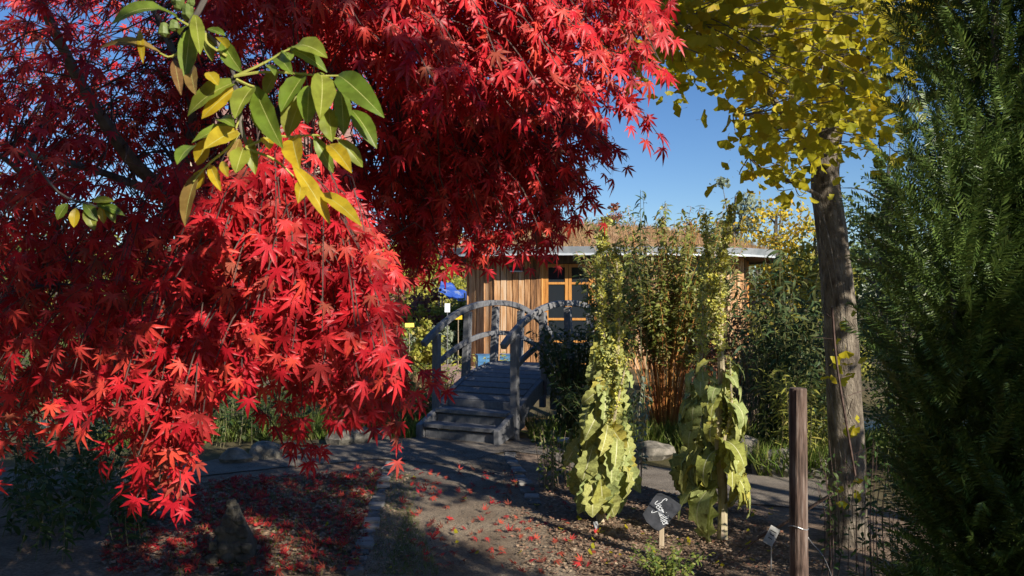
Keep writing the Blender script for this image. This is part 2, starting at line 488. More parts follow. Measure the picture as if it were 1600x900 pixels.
def ground_mat(name, a, b, c, s1=1.2, s2=60, bs=0.5):
    m, nt, N, L, p = newmat(name)
    c1 = ramp(nt, noise(nt, s1, 6, 0.65), [(.35, a), (.5, b), (.68, c)])
    c2 = ramp(nt, noise(nt, s2, 5, 0.7), [(.3, (.5, .5, .5)), (.62, (1.25, 1.22, 1.2))])
    mx = N.new('ShaderNodeMix'); mx.data_type = 'RGBA'; mx.blend_type = 'MULTIPLY'; mx.inputs[0].default_value = 1
    L.new(c1, mx.inputs[6]); L.new(c2, mx.inputs[7])
    L.new(mx.outputs[2], p.inputs['Base Color'])
    p.inputs['Roughness'].default_value = 0.95; p.inputs['Specular IOR Level'].default_value = 0.15
    L.new(bump(nt, noise(nt, s2 * .8, 6, 0.75), bs, 0.02), p.inputs['Normal'])
    return m


M['ground'] = ground_mat('garden_earth', (.07, .07, .03), (.12, .10, .05), (.16, .13, .08))
M['gravel'] = ground_mat('compacted_gravel', (.16, .135, .105), (.22, .19, .155), (.28, .245, .20), 2.5, 110, 0.6)
M['soil'] = ground_mat('leaf_mould_soil', (.14, .10, .07), (.24, .175, .125), (.33, .24, .17), 3, 45, 0.8)
M['soil2'] = ground_mat('trodden_soil', (.17, .13, .10), (.25, .20, .15), (.30, .24, .18), 2.2, 70, 0.7)
def path_mat():
    m, nt, N, L, p = newmat('trodden_path_gravel_to_soil')
    c = N.new('ShaderNodeTexCoord'); sx = N.new('ShaderNodeSeparateXYZ'); L.new(c.outputs['Object'], sx.inputs[0])
    nz = noise(nt, 2.2, 6, 0.7)
    a = N.new('ShaderNodeMath'); a.operation = 'MULTIPLY_ADD'; L.new(nz, a.inputs[0]); a.inputs[1].default_value = 2.4; L.new(sx.outputs[1], a.inputs[2])
    mr = N.new('ShaderNodeMapRange'); L.new(a.outputs[0], mr.inputs[0]); mr.inputs[1].default_value = 7.4; mr.inputs[2].default_value = 8.6
    g1 = ramp(nt, noise(nt, 1.6, 6, .65), [(.35, (.20, .15, .105)), (.5, (.31, .245, .175)), (.66, (.40, .32, .23))])
    g2 = ramp(nt, noise(nt, 2.5, 6, .65), [(.35, (.15, .125, .095)), (.5, (.22, .185, .145)), (.66, (.29, .25, .20))])
    mx = N.new('ShaderNodeMix'); mx.data_type = 'RGBA'; L.new(mr.outputs[0], mx.inputs[0]); L.new(g1, mx.inputs[6]); L.new(g2, mx.inputs[7])
    m2 = N.new('ShaderNodeMix'); m2.data_type = 'RGBA'; m2.blend_type = 'MULTIPLY'; m2.inputs[0].default_value = 1
    L.new(mx.outputs[2], m2.inputs[6]); L.new(ramp(nt, noise(nt, 90, 5, .75), [(.3, (.45, .43, .4)), (.62, (1.3, 1.27, 1.25))]), m2.inputs[7])
    L.new(m2.outputs[2], p.inputs['Base Color']); p.inputs['Roughness'].default_value = .95; p.inputs['Specular IOR Level'].default_value = .15
    L.new(bump(nt, noise(nt, 70, 6, .75), .9, .02), p.inputs['Normal'])
    return m


M['path'] = path_mat()
M['lawn'] = ground_mat('lawn_earth', (.06, .08, .025), (.1, .12, .035), (.14, .13, .06), 4, 60, 0.8)


# ------------------------------------------------------------------ leaf shapes (unit size, base at origin, tip along +Y, face +Z)
def maple_shape(seed, droop):
    r = random.Random(seed)
    V = [(0, 0, 0)]; T = []
    angs = [-112, -78, -38, 0, 38, 78, 112]
    lens = [.42, .72, .93, 1.0, .93, .72, .42]
    angs = [a + r.uniform(-6, 6) for a in angs]
    lens = [l * r.uniform(.88, 1.1) for l in lens]

    def pt(a, l, z=0):
        a = math.radians(a)
        return (math.sin(a) * l, math.cos(a) * l, z - droop * l * l)
    notch = []
    for i in range(8):
        if i == 0: a = angs[0] - 22; l = .07
        elif i == 7: a = angs[6] + 22; l = .07
        else: a = (angs[i - 1] + angs[i]) / 2; l = .18
        notch.append(len(V)); V.append(pt(a, l, .01))
    for i in range(7):
        a, l = angs[i], lens[i]
        h = math.degrees(math.atan(.100 * r.uniform(.9, 1.2) / .48))
        k = len(V)
        V += [pt(a, l * .47, -.03), pt(a - h, l * .5, .02), pt(a + h, l * .5, .02), pt(a + r.uniform(-4, 4), l, -.03)]
        n0, n1 = notch[i], notch[i + 1]
        T += [(0, k, n0), (0, n1, k), (n0, k, k + 1), (n1, k + 2, k), (k + 1, k, k + 3), (k + 2, k + 3, k)]
    k = len(V)
    V += [(-.012, -.45, -.05), (.012, -.45, -.05)]
    T += [(0, k, k + 1)]
    return np.array(V), np.array(T), None


def ginkgo_shape(seed):
    r = random.Random(seed)
    V = [(0, 0, 0)]; n = 11; T = []
    for i in range(n):
        a = math.radians(-68 + 136 * i / (n - 1))
        l = 1.0 - .12 * abs(math.sin(a)) + r.uniform(-.03, .03)
        if i == n // 2: l *= r.uniform(.6, .85)
        V.append((math.sin(a) * l, math.cos(a) * l, .10 * math.sin(i * 1.7 + seed) * l + .25 * abs(math.sin(a)) ** 2))
        if i: T.append((0, i + 1, i))
    k = len(V)
    V += [(-.02, -.6, -.02), (.02, -.6, -.02)]
    T += [(0, k, k + 1)]
    return np.array(V), np.array(T), None


def blade_shape(wid, n=6, droop=.25, fold=.12, wave=0.0, seed=0, rib=0.0, peak=.45, side=0.0, cols=None):
    """lanceolate leaf; with rib > 0 a pale strip down the middle uses material 1"""
    r = random.Random(seed)
    V = []; T = []; mi = []
    xs = [-1, -.5, -rib, rib, .5, 1] if rib else ([-1, 0, 1] if cols is None else cols)
    c = len(xs)
    ph = r.uniform(0, 6)
    th = 0.0; y = 0.0; z = 0.0; step = 1.0 / n
    for i in range(n + 1):
        t = i / n
        prof = max(0.0, math.sin(PI * t ** (math.log(.5) / math.log(peak)))) ** .8
        if i == 0: prof = .08
        if i == n: prof = .03
        wd = wid * prof
        for x in xs:
            zz = z + fold * wd * abs(x) + (wave * wid * math.sin(i * 2.3 + ph + (1.7 if x > 0 else 0)) * abs(x) ** 1.5 if 0 < i < n else 0)
            ww = 1 + (wave * .35 * math.sin(i * 3.1 + ph * 2) if abs(x) == 1 else 0)
            V.append((x * wd * ww + side * t * t, y, zz))
        th += droop / n * 1.6
        y += step * math.cos(th); z -= step * math.sin(th)
    for i in range(n):
        for j in range(c - 1):
            a = i * c + j
            T += [(a, a + 1, a + c + 1), (a, a + c + 1, a + c)]
            q = 1 if (rib and j == 2) else 0
            mi += [q, q]
    return np.array(V), np.array(T), (np.array(mi) if rib else None)


MAPLE = [maple_shape(i, d) for i, d in enumerate((.1, .25, .4, .55, .3, .7))]
GINKGO = [ginkgo_shape(i) for i in range(4)]
SMALL = [blade_shape(.16, 3, .5, .3, seed=1, cols=[-1, 0, 1]), blade_shape(.2, 3, .9, .2, seed=2)]
LONG = [blade_shape(.085, 5, d, .35, seed=i, side=sd) for i, (d, sd) in enumerate(((.3, .05), (.8, -.06), (1.2, .04)))]
FLAKE = [(np.array([(-.28, .1, 0), (.25, 0, .08), (.1, 1, -.05), (-.22, .75, .1)]), np.array([(0, 1, 2), (0, 2, 3)]), None),
         (np.array([(-.4, .3, 0), (.1, 0, .1), (.42, .5, 0), (0, .9, .15)]), np.array([(0, 1, 2), (0, 2, 3)]), None)]
BLADE = [(np.array([(-.035, 0, 0), (.035, 0, 0), (.025, .55, .06), (-.025, .55, .06), (0.02, 1, .25)]), np.array([(0, 1, 2), (0, 2, 3), (3, 2, 4)]), None),
         (np.array([(-.03, 0, 0), (.03, 0, 0), (.06, .5, .12), (.01, .5, .12), (.12, .85, .45)]), np.array([(0, 1, 2), (0, 2, 3), (3, 2, 4)]), None)]


def inpoly(x, y, poly):
    c = False; j = len(poly) - 1
    for i in range(len(poly)):
        xi, yi = poly[i]; xj, yj = poly[j]
        if (yi > y) != (yj > y) and x < (xj - xi) * (y - yi) / (yj - yi) + xi: c = not c
        j = i
    return c


def sample_poly(poly, n):
    xs = [p[0] for p in poly]; ys = [p[1] for p in poly]
    out = []
    while len(out) < n:
        x = rnd.uniform(min(xs), max(xs)); y = rnd.uniform(min(ys), max(ys))
        if inpoly(x, y, poly): out.append((x, y))
    return out


def sheet(name, pts, z, mat, label=None, kind='structure', sub=0):
    b = MB()
    if name not in ('terrace', 'stream'):
        Q = []
        rj = random.Random(len(pts) * 7 + int(z * 1000))
        for i, p in enumerate(pts):
            q = pts[(i + 1) % len(pts)]
            dl = math.hypot(q[0] - p[0], q[1] - p[1]); k = max(1, int(dl / .12))
            for j in range(k):
                f = j / k
                Q.append((p[0] + (q[0] - p[0]) * f + rj.uniform(-.03, .03), p[1] + (q[1] - p[1]) * f + rj.uniform(-.035, .035)))
        pts = Q
    b.add([(p[0], p[1], z) for p in pts], [tuple(range(len(pts)))])
    o = b.build(name, mat)
    o['kind'] = kind
    if label: o['label'] = label
    return o


# ------------------------------------------------------------------ ground and paths
g = MB()
N1 = 90
gx = np.concatenate([np.linspace(-700, -40, 12), np.linspace(-36, 36, 70), np.linspace(40, 700, 12)])
gy = np.concatenate([np.linspace(-200, -8, 8), np.linspace(-6, 60, 64), np.linspace(66, 900, 24)])


def ground_z(x, y):
    z = 0.0
    if y > 24: z += min(9.0, (y - 24) * .13) * (1 / (1 + math.exp((x - 4) / 6.0)) * .75 + .12) + .0
    if 10.5 < y < 13.6 and abs(x) < 9:       # stream bed under the bridge
        z -= .35 * math.sin((y - 10.5) / 3.1 * PI)
    return z


vv = [(x, y, ground_z(x, y)) for y in gy for x in gx]
nx = len(gx)
ff = [(j * nx + i, j * nx + i + 1, (j + 1) * nx + i + 1, (j + 1) * nx + i) for j in range(len(gy) - 1) for i in range(nx - 1)]
g.add(vv, ff)
o = g.build('ground', M['ground'], shade=True); o['kind'] = 'structure'

leftE = [gnd(610, 722), gnd(598, 760), gnd(585, 800), gnd(570, 850), gnd(556, 900), gnd(545, 960)]
rightE = [gnd(795, 708), gnd(812, 745), gnd(835, 790), gnd(870, 850), gnd(905, 920), gnd(920, 980)]
# the long bed left of the path, the lawn strip, the trodden path itself and the bed with the mulleins
sheet('leaf_litter_bed', [(-6, 2, 0), (-1.0, 2, 0)] + leftE[::-1] + [gnd(600, 712), gnd(480, 716), gnd(330, 733), (-6, 8.0, 0)], 0.004, M['soil'])
pathpts = [(-.75, 2), (.75, 2)] + [tuple(p[:2]) for p in rightE[::-1]] + [tuple(p[:2]) for p in leftE]
sheet('trodden_path', pathpts, 0.008, M['path'])
cross = [gnd(270, 752), gnd(330, 744), gnd(480, 727), gnd(610, 718), gnd(700, 727), gnd(800, 705), gnd(850, 712), gnd(960, 757), gnd(1060, 777), gnd(1180, 790), gnd(1330, 800),
         gnd(1330, 750), gnd(1180, 742), gnd(1060, 735), gnd(960, 722), gnd(870, 700), gnd(830, 686), gnd(740, 681), gnd(640, 684), gnd(560, 690), gnd(480, 700), gnd(400, 710), gnd(320, 722), gnd(200, 735), gnd(-200, 745), gnd(-200, 790)]
sheet('gravel_path', [tuple(p[:2]) for p in cross], 0.012, M['gravel'])
sheet('mullein_bed', [(.75, 2)] + [tuple(p[:2]) for p in rightE[::-1]] + [tuple(gnd(850, 704)[:2]), tuple(gnd(960, 740)[:2]), tuple(gnd(1180, 770)[:2]), tuple(gnd(1330, 785)[:2]), (5, 5), (5, 2)], 0.004, M['soil'])
o = sheet('terrace', [(-7, 14.4), (-.3, 14.4), (-.5, 16), (-.9, 25.5), (-9, 25.5)], 0.02, M['paving'])
sheet('stream', [(-9, 10.9), (9, 10.9), (9, 13.2), (-9, 13.2)], -0.22, M['water'])

# edging rows of setts, every stone its own part
def edging(label, pts, wid, n, names):
    t = thing('sett_edging', tuple(pts[0]), label, 'edging', 'rows of stone setts edging the path')
    P = smooth(pts, 12)
    L = [0]
    for i in range(1, len(P)): L.append(L[-1] + np.linalg.norm(P[i] - P[i - 1]))
    for k in range(n):
        s0 = L[-1] * (k + .5) / n
        i = max(j for j in range(len(L)) if L[j] <= s0)
        i = min(i, len(P) - 2)
        p = P[i] + (P[i + 1] - P[i]) * ((s0 - L[i]) / max(1e-6, L[i + 1] - L[i]))
        d = norm(P[i + 1] - P[i])
        a = math.atan2(d[1], d[0]) - PI / 2 + rnd.uniform(-.12, .12)
        b = MB()
        h = .06 + rnd.uniform(-.014, .012)
        b.rot_box((p[0] + rnd.uniform(-.012, .012), p[1], h / 2 - .032), (wid * rnd.uniform(.8, 1.05), L[-1] / n * rnd.uniform(.8, .93), h), a)
        b.build('sett', M['setts'], t, bevel=.009)
    return t


edging('row of stone setts left of the trodden path, half buried in red leaves', leftE[:5], .12, 28, 'left')
edging('short row of stone setts on the right side of the trodden path', rightE[:3], .12, 14, 'right')



# ------------------------------------------------------------------ rocks
def rock(loc, size, label, cat='boulder', group=None, mat=None, name='boulder', parent=None, seed=0):
    r = random.Random(seed + int(loc[0] * 100) + int(loc[1] * 37))
    V = []; Fs = []
    nu, nv = 9, 6
    off = [r.uniform(0, 9) for _ in range(6)]
    for j in range(nv + 1):
        ph = PI * j / nv
        for i in range(nu):
            th = 2 * PI * i / nu
            x, y, z = math.sin(ph) * math.cos(th), math.sin(ph) * math.sin(th), math.cos(ph)
            q = 1 + .16 * math.sin(3 * x + off[0]) + .13 * math.sin(4 * y + off[1]) + .12 * math.sin(4 * z + off[2]) + r.uniform(-.06, .06)
            sgn = lambda a: math.copysign(abs(a) ** .92, a)
            V.append((loc[0] + sgn(x) * size[0] * q, loc[1] + sgn(y) * size[1] * q, loc[2] + sgn(z) * size[2] * q))
    for j in range(nv):
        for i in range(nu):
            i2 = (i + 1) % nu
            Fs.append((j * nu + i, (j + 1) * nu + i, (j + 1) * nu + i2, j * nu + i2))
    b = MB().add(V, Fs)
    o = b.build(name, mat or M['stone'], parent)
    if label: tag(o, label, cat, group)
    return o


for px, py, s, lab in ((415, 716, (.16, .14, .11), 'rounded boulder below the hanging maple tip at the far path edge'),
                       (372, 722, (.14, .12, .09), 'low grey boulder at the left end of the far path edge'),
                       (452, 708, (.10, .10, .07), 'small flat boulder between two larger ones at the far path edge'),
                       (530, 694, (.15, .13, .13), 'upright pale boulder at the far path edge left of the bridge'),
                       (562, 692, (.13, .12, .12), 'dark squat boulder nearest the bridge steps on their left'),
                       (598, 686, (.10, .10, .08), 'small boulder half hidden in grass left of the bridge steps'),
                       (846, 676, (.16, .14, .09), 'low dark stone beside the right foot of the bridge'),
                       (884, 668, (.14, .12, .10), 'grey stone right of the bridge foot under the dark shrub'),
                       (1025, 716, (.20, .15, .11), 'broad sunlit boulder between the two mulleins'),
                       (985, 722, (.14, .12, .08), 'flat boulder just right of the left mullein'),
                       (1110, 735, (.17, .14, .14), 'shaded boulder behind the right mullein'),
                       (1165, 728, (.18, .15, .16), 'tall dark boulder left of the tufted grass boulder'),
                       (1215, 742, (.20, .16, .15), 'pale boulder with grass tuft behind the wooden post'),
                       (1275, 746, (.15, .13, .12), 'pale boulder between the wooden post and the ginkgo trunk')):
    p = gnd(px, py)
    rock((p[0], p[1], s[2] * .55), s, lab, 'boulder', 'boulders along the far edge of the path')

# cone of cemented pebbles standing in the shade of the maple
p = gnd(368, 872)
cn = thing('stone_cairn', (p[0], p[1], 0), 'small cone shaped pile of pebbles in the dark bed under the maple', 'cairn')
MB().tube([(p[0], p[1], -.02), (p[0], p[1], .08), (p[0] - .005, p[1], .18), (p[0] - .01, p[1], .27), (p[0] - .01, p[1], .34)], [.135, .125, .09, .055, .03], 11, rough=.09).build('core', M['cairn'], cn)
for k, (dx, dz, r_) in enumerate(((-.02, .34, .032), (.0, .30, .035), (-.03, .25, .036), (.03, .25, .034), (-.06, .19, .036), (0, .19, .04), (.06, .18, .038), (-.09, .11, .034), (-.03, .10, .04), (.04, .1, .04), (.1, .1, .036), (.0, .03, .045), (-.1, .03, .04), (.1, .03, .045))):
    rr = max(0, .14 * (1 - dz / .37))
    rock((p[0] + dx, p[1] - rr * .98, dz), (r_, r_ * .85, r_ * .85), None, mat=M['cairn'], name='pebble', parent=cn, seed=k)


# ------------------------------------------------------------------ the garden bridge
O = np.array([-.57, 9.4, 0]); U = np.array([math.sin(math.radians(28)), math.cos(math.radians(28)), 0]); Vv = np.array([U[1], -U[0], 0]); Zz = np.array([0, 0, 1.0])


def BP(t, s, z): return O + U * t + Vv * s + Zz * z


def deck_z(t): return .70 - .36 * ((t - 1.75) / 1.3) ** 2
def rail_z(t): return 1.53 - .50 * abs((t - 1.72) / 1.75) ** 2.3
def mid_z(t): return 1.13 - .36 * abs((t - 1.72) / 1.5) ** 2.1


bridge = thing('garden_bridge', tuple(BP(0, 0, 0)), 'arched grey wooden footbridge with curved rails in front of the round hut', 'bridge')


def arch(name, s, zf, t0, t1, wdt, hgt, n=16, mat=None):
    b = MB(); k0 = 0
    V = []; Fs = []
    for i in range(n + 1):
        t = t0 + (t1 - t0) * i / n
        e = .01
        dz = (zf(t + e) - zf(t - e)) / (2 * e)
        nn = norm(Zz - U * dz)
        c = BP(t, s, zf(t))
        for a, bb in ((-1, -1), (1, -1), (1, 1), (-1, 1)):
            V.append(c + Vv * a * wdt / 2 + nn * bb * hgt / 2)
    for i in range(n):
        for j in range(4):
            j2 = (j + 1) % 4
            Fs.append((i * 4 + j, i * 4 + j2, (i + 1) * 4 + j2, (i + 1) * 4 + j))
    Fs += [(3, 2, 1, 0), tuple(n * 4 + j for j in range(4))]
    b.add(V, Fs)
    return b.build(name, mat or M['grey'], bridge, bevel=.008)


W2 = .52
for sd in (-1, 1):
    arch('handrail', sd * (W2 + .0), rail_z, 0.02, 3.42, .066, .074, 30)
    arch('mid_rail', sd * (W2 + .0), mid_z, .28, 3.15, .05, .062, 24)
    arch('side_beam', sd * (W2 + .005), lambda t: deck_z(t) - .03, .38, 3.12, .07, .17)
    for t in (.3, 1.02, 1.74, 2.46, 3.16):
        wd = .082
        b = MB()
        zb = -.02 if t in (.3, 3.16) else max(.05, deck_z(t) - .14)
        zt = rail_z(t) - .045
        lean = .02 * sd * (0 if t in (.3, 3.16) else 1)
        offs = sd * (W2 + .003 + (.02 if t not in (.3, 3.16) else 0))
        a0 = BP(t, offs + (lean if t not in (.3, 3.16) else 0), zb); a1 = BP(t, sd * W2, zt)
        flare = 1.35 if t not in (.3, 3.16) else 1.0
        C = []
        for c, f_ in ((a0, flare), (a1, 1.0)):
            for x, y in ((-1, -1), (1, -1), (1, 1), (-1, 1)):
                C.append(c + U * x * wd / 2 * f_ + Vv * y * wd / 2)
        b.hexa(C)
        b.build('post', M['grey'], bridge, bevel=.006)
n = 20
for i in range(n):
    t = .545 + (3.0 - .56) * i / (n - 1)
    dz = (deck_z(t + .01) - deck_z(t - .01)) / .02
    ax = [Vv, norm(U + Zz * dz), norm(Zz - U * dz)]
    b = MB().box(BP(t, rnd.uniform(-.006, .006), deck_z(t) + .03 + rnd.uniform(-.004, .004)), (2 * W2 - .085, .118 + rnd.uniform(-.006, .004), .035), ax)
    b.build('deck_plank', M['grey'], bridge, bevel=.004)
for (t, z, dp) in ((.06, .15, .25), (.34, .29, .30)):
    MB().box(BP(t, 0, z), (2 * W2 - .10, dp, .045), [Vv, U, Zz]).build('step_tread', M['grey'], bridge, bevel=.005)
    MB().box(BP(t - dp / 2 + .05, 0, z - .075 - .02), (2 * W2 - .12, .03, .105), [Vv, U, Zz]).build('step_riser', M['grey'], bridge, bevel=.004)
MB().box(BP(.475, 0, .355), (2 * W2 - .12, .03, .085), [Vv, U, Zz]).build('step_riser', M['grey'], bridge, bevel=.004)
for sd in (-1, 1):
    b = MB()
    s = sd * (W2 - .015); hw = .035
    C = [BP(-.1, s - hw, -.01), BP(-.1, s + hw, -.01), BP(.52, s + hw, .12), BP(.52, s - hw, .12),
         BP(-.1, s - hw, .16), BP(-.1, s + hw, .16), BP(.52, s + hw, .40), BP(.52, s - hw, .40)]
    b.hexa(C)
    b.build('step_side_board', M['grey'], bridge, bevel=.006)
    for tt in (2.95,):
        MB().box(BP(3.2, sd * .3, .12), (.1, .3, .3), [Vv, U, Zz]).build('footing', M['grey'], bridge)

# ------------------------------------------------------------------ round timber hut
HC = np.array([1.75, 21.6, 0]); HR = 3.0
PLAN = [((px_ - 800) / F * Y_, Y_) for px_, Y_ in ((731, 19.5), (757, 19.05), (773, 18.9), (847, 18.75), (929, 18.68), (1040, 18.75), (1125, 19.05), (1160, 19.6), (1168, 22.2), (1110, 24.2), (950, 25.2), (780, 24.2), (735, 22.2))]
NF = len(PLAN)
RO = HR + .72
hut = thing('timber_hut', tuple(HC), 'round timber garden hut with zinc roof edge, glazed orange doors and dry turf roof', 'hut')


def facet_point(r, k, u, z, out=0.0):
    """facet k runs from plan corner k+2 to corner k+3, u 0..1 along it"""
    a = np.array((*PLAN[(k + 2) % NF], z)); c = np.array((*PLAN[(k + 3) % NF], z))
    d = norm(c - a)
    return a + (c - a) * u + np.array([d[1], -d[0], 0]) * out


def plan_pt(i, f, off, z, q=1.0):
    p = np.array(PLAN[i % NF]) * (1 - f) + np.array(PLAN[(i + 1) % NF]) * f
    v = p - HC[:2]; L_ = np.linalg.norm(v)
    w_ = HC[:2] + v * (L_ + off) / L_ * q + HC[:2] * 0
    w_ = HC[:2] + v * ((L_ + off) / L_) * q
    return np.array([w_[0], w_[1], z])


ZT = 2.56
# facets: -1 = plain boards next to the door, 0 and 1 = glazed doors, then boards, window, boards
def boards(k, u0=0.0, u1=1.0, n=7, z0=0.0, z1=ZT, mat='board'):
    for i in range(n):
        a = u0 + (u1 - u0) * i / n + .006; b_ = u0 + (u1 - u0) * (i + 1) / n - .006
        o_ = .012 * (i % 2)
        C = [facet_point(HR, k, a, z0, o_ - .03), facet_point(HR, k, a, z0, o_), facet_point(HR, k, b_, z0, o_), facet_point(HR, k, b_, z0, o_ - .03),
             facet_point(HR, k, a, z1, o_ - .03), facet_point(HR, k, a, z1, o_), facet_point(HR, k, b_, z1, o_), facet_point(HR, k, b_, z1, o_ - .03)]
        MB().hexa(C).build('board', M[mat], hut, bevel=.004)


def glazed(k, u0, u1, cols, rows, name='door'):
    # frame pieces as sub-parts of one door part
    fr = MB()
    zb, zt = .04, 2.36
    def bar(ua, ub, za, zb_, d=.06, out=.02, m=0):
        C = [facet_point(HR, k, ua, za, out - d), facet_point(HR, k, ua, za, out), facet_point(HR, k, ub, za, out), facet_point(HR, k, ub, za, out - d),
             facet_point(HR, k, ua, zb_, out - d), facet_point(HR, k, ua, zb_, out), facet_point(HR, k, ub, zb_, out), facet_point(HR, k, ub, zb_, out - d)]
        return MB().hexa(C, m)
    ro = bar(u0 - .05, u0 + .035, 0, ZT, .1, .015).build(name + '_frame', M['oframe'], hut, bevel=.004)
    bar(u1 - .035, u1 + .05, 0, ZT, .1, .015).build(name + '_frame', M['oframe'], hut, bevel=.004)
    bar(u0 + .035, u1 - .035, zt, ZT - .01, .1, .012).build(name + '_lintel', M['darkboard'], hut, bevel=.004)
    lw = (u1 - u0 - .07) / cols
    for c in range(cols):
        a = u0 + .035 + c * lw + .004; b_ = a + lw - .008
        leaf = bar(a, a + .06, zb, zt - .01).build(name, M['oframe'], hut, bevel=.004)
        bar(b_ - .06, b_, zb, zt - .01).build('stile', M['oframe'], leaf, bevel=.004)
        edges = [zb, .55, 1.02, 1.55, 2.0, zt - .01] if rows == 4 else [zb, .95, 1.95, zt - .01]
        edges = [zb] + list(np.linspace(zb + .45, zt - .06, rows + 1)) if rows != 4 else [.12, .62, 1.12, 1.92, 2.30]
        MB_ = bar(a + .0605, b_ - .0605, zb, edges[0] + .02, .055, .018); MB_.build('rail', M['oframe'], leaf)
        for r_ in range(len(edges) - 1):
            e0, e1 = edges[r_], edges[r_ + 1]
            bar(a + .0605, b_ - .0605, e1 - .025, e1 + .025 if r_ < len(edges) - 2 else zt - .011, .05, .017).build('rail', M['oframe'], leaf)
            bar(a + .061, b_ - .061, e0 + .02, e1 - .026, .012, -.005).build('pane', M['glass'], leaf)


front = range(-5, 12)
for k in range(NF):
    kk = k - 2
    if kk == 1: glazed(kk, .02, .98, 2, 4)
    elif kk == 3:
        boards(kk, 0, .2, 2); boards(kk, .8, 1, 2); glazed(kk, .22, .78, 1, 3, 'window')
    elif kk > 5: boards(kk, n=5, mat='darkboard')
    else: boards(kk, n={-2: 4, -1: 2, 0: 8, 2: 9, 4: 4, 5: 3}[kk])
# inner core so no light leaks
b = MB(); V = []
for z in (0, ZT): V += [plan_pt(i, 0, -.12, z) for i in range(NF)]
b.add(V, [(i, (i + 1) % NF, NF + (i + 1) % NF, NF + i) for i in range(NF)])
b.build('inner_wall', M['soffit'], hut)
# corner posts
for k in range(-2, 7):
    MB().tube([facet_point(0, k, 0, 0), facet_point(0, k, 0, ZT)], .035, 4).build('corner_post', M['board'] if k not in (1, 2, 6) else M['oframe'], hut)
# roof: soffit, fascia, drip edge, turf
NR = NF * 3
def ring(r, z, n=NR): return [plan_pt(i // 3, (i % 3) / 3, r - HR, z) for i in range(n)]
def loft(name, rings, mat, parent, close=False, shade=False):
    b = MB(); V = []; Fs = []
    n = len(rings[0])
    for R_ in rings: V += R_
    for j in range(len(rings) - 1):
        for i in range(n):
            i2 = (i + 1) % n
            Fs.append((j * n + i, j * n + i2, (j + 1) * n + i2, (j + 1) * n + i))
    if close: Fs.append(tuple((len(rings) - 1) * n + i for i in range(n)))
    b.add(V, Fs)
    return b.build(name, mat, parent, shade=shade)
loft('soffit', [ring(RO - .02, ZT + .0), ring(HR - .2, ZT + .012)], M['soffit'], hut)
rf = loft('roof_fascia', [ring(RO - .03, ZT - .03), ring(RO, ZT - .03), ring(RO + .04, ZT + .13), ring(RO - .0, ZT + .14), ring(RO - .2, ZT + .12)], M['zinc'], hut)
loft('drip_edge', [ring(RO + .004, ZT - .05), ring(RO + .022, ZT - .05), ring(RO + .022, ZT - .012), ring(RO + .004, ZT - .012), ring(RO + .004, ZT - .05)], M['drip'], hut)
rr_ = []
for j, (q, h) in enumerate(((.97, .16), (.85, .38), (.7, .62), (.5, .88), (.3, 1.05), (.12, 1.12), (.02, 1.14))):
    R_ = []
    for i in range(NR):
        a = i * 2 * PI / NR
        hh = .72 * h * (1 + .07 * math.sin(3 * a + 1) + .05 * math.sin(7 * a)) + (rnd.uniform(-.03, .03))
        R_.append(plan_pt(i // 3, (i % 3) / 3, RO - HR, ZT + hh, q))
    rr_.append(R_)
tf = loft('turf_roof', rr_, M['turf'], hut, True, True)
L = Leaves(BLADE, [M['drygrass']])
for i in range(9000):
    k = rnd.choice([0, 1, 2, 3, 4, 5, 6, 7, 12, 11, 3, 4, 5]); q = math.sqrt(rnd.uniform(.0, .95))
    h = .72 * np.interp(q, [0, .3, .5, .7, .85, .97], [1.13, 1.05, .88, .62, .38, .16])
    L.put(plan_pt(k, rnd.random(), RO - HR, ZT + h - .02, q), (rnd.uniform(-.5, .5), rnd.uniform(-.5, .5), 1), (rnd.uniform(-1, 1), -1, .2), rnd.uniform(.06, .2) * (1.8 if rnd.random() < .12 else 1))
L.build(hut, top=0, rest='roof_grass')
# sign panel on the boards, blue crates at the foot of the wall
sp_ = MB().hexa([facet_point(HR, 0, .3, 2.18, .03), facet_point(HR, 0, .3, 2.18, .045), facet_point(HR, 0, .62, 2.18, .045), facet_point(HR, 0, .62, 2.18, .03),
                 facet_point(HR, 0, .3, 2.28, .03), facet_point(HR, 0, .3, 2.28, .045), facet_point(HR, 0, .62, 2.28, .045), facet_point(HR, 0, .62, 2.28, .03)]).build('wall_plate', M['slate'], None, bevel=.003)
tag(sp_, 'small dark plate with a pale strip fixed high on the hut boards beside the door', 'plate')
adopt(MB().hexa([facet_point(HR, 0, .32, 2.175, .05), facet_point(HR, 0, .32, 2.175, .055), facet_point(HR, 0, .60, 2.175, .055), facet_point(HR, 0, .60, 2.175, .05),
                 facet_point(HR, 0, .32, 2.2, .05), facet_point(HR, 0, .32, 2.2, .055), facet_point(HR, 0, .60, 2.2, .055), facet_point(HR, 0, .60, 2.2, .05)]).build('pale_strip', M['drip']), sp_)


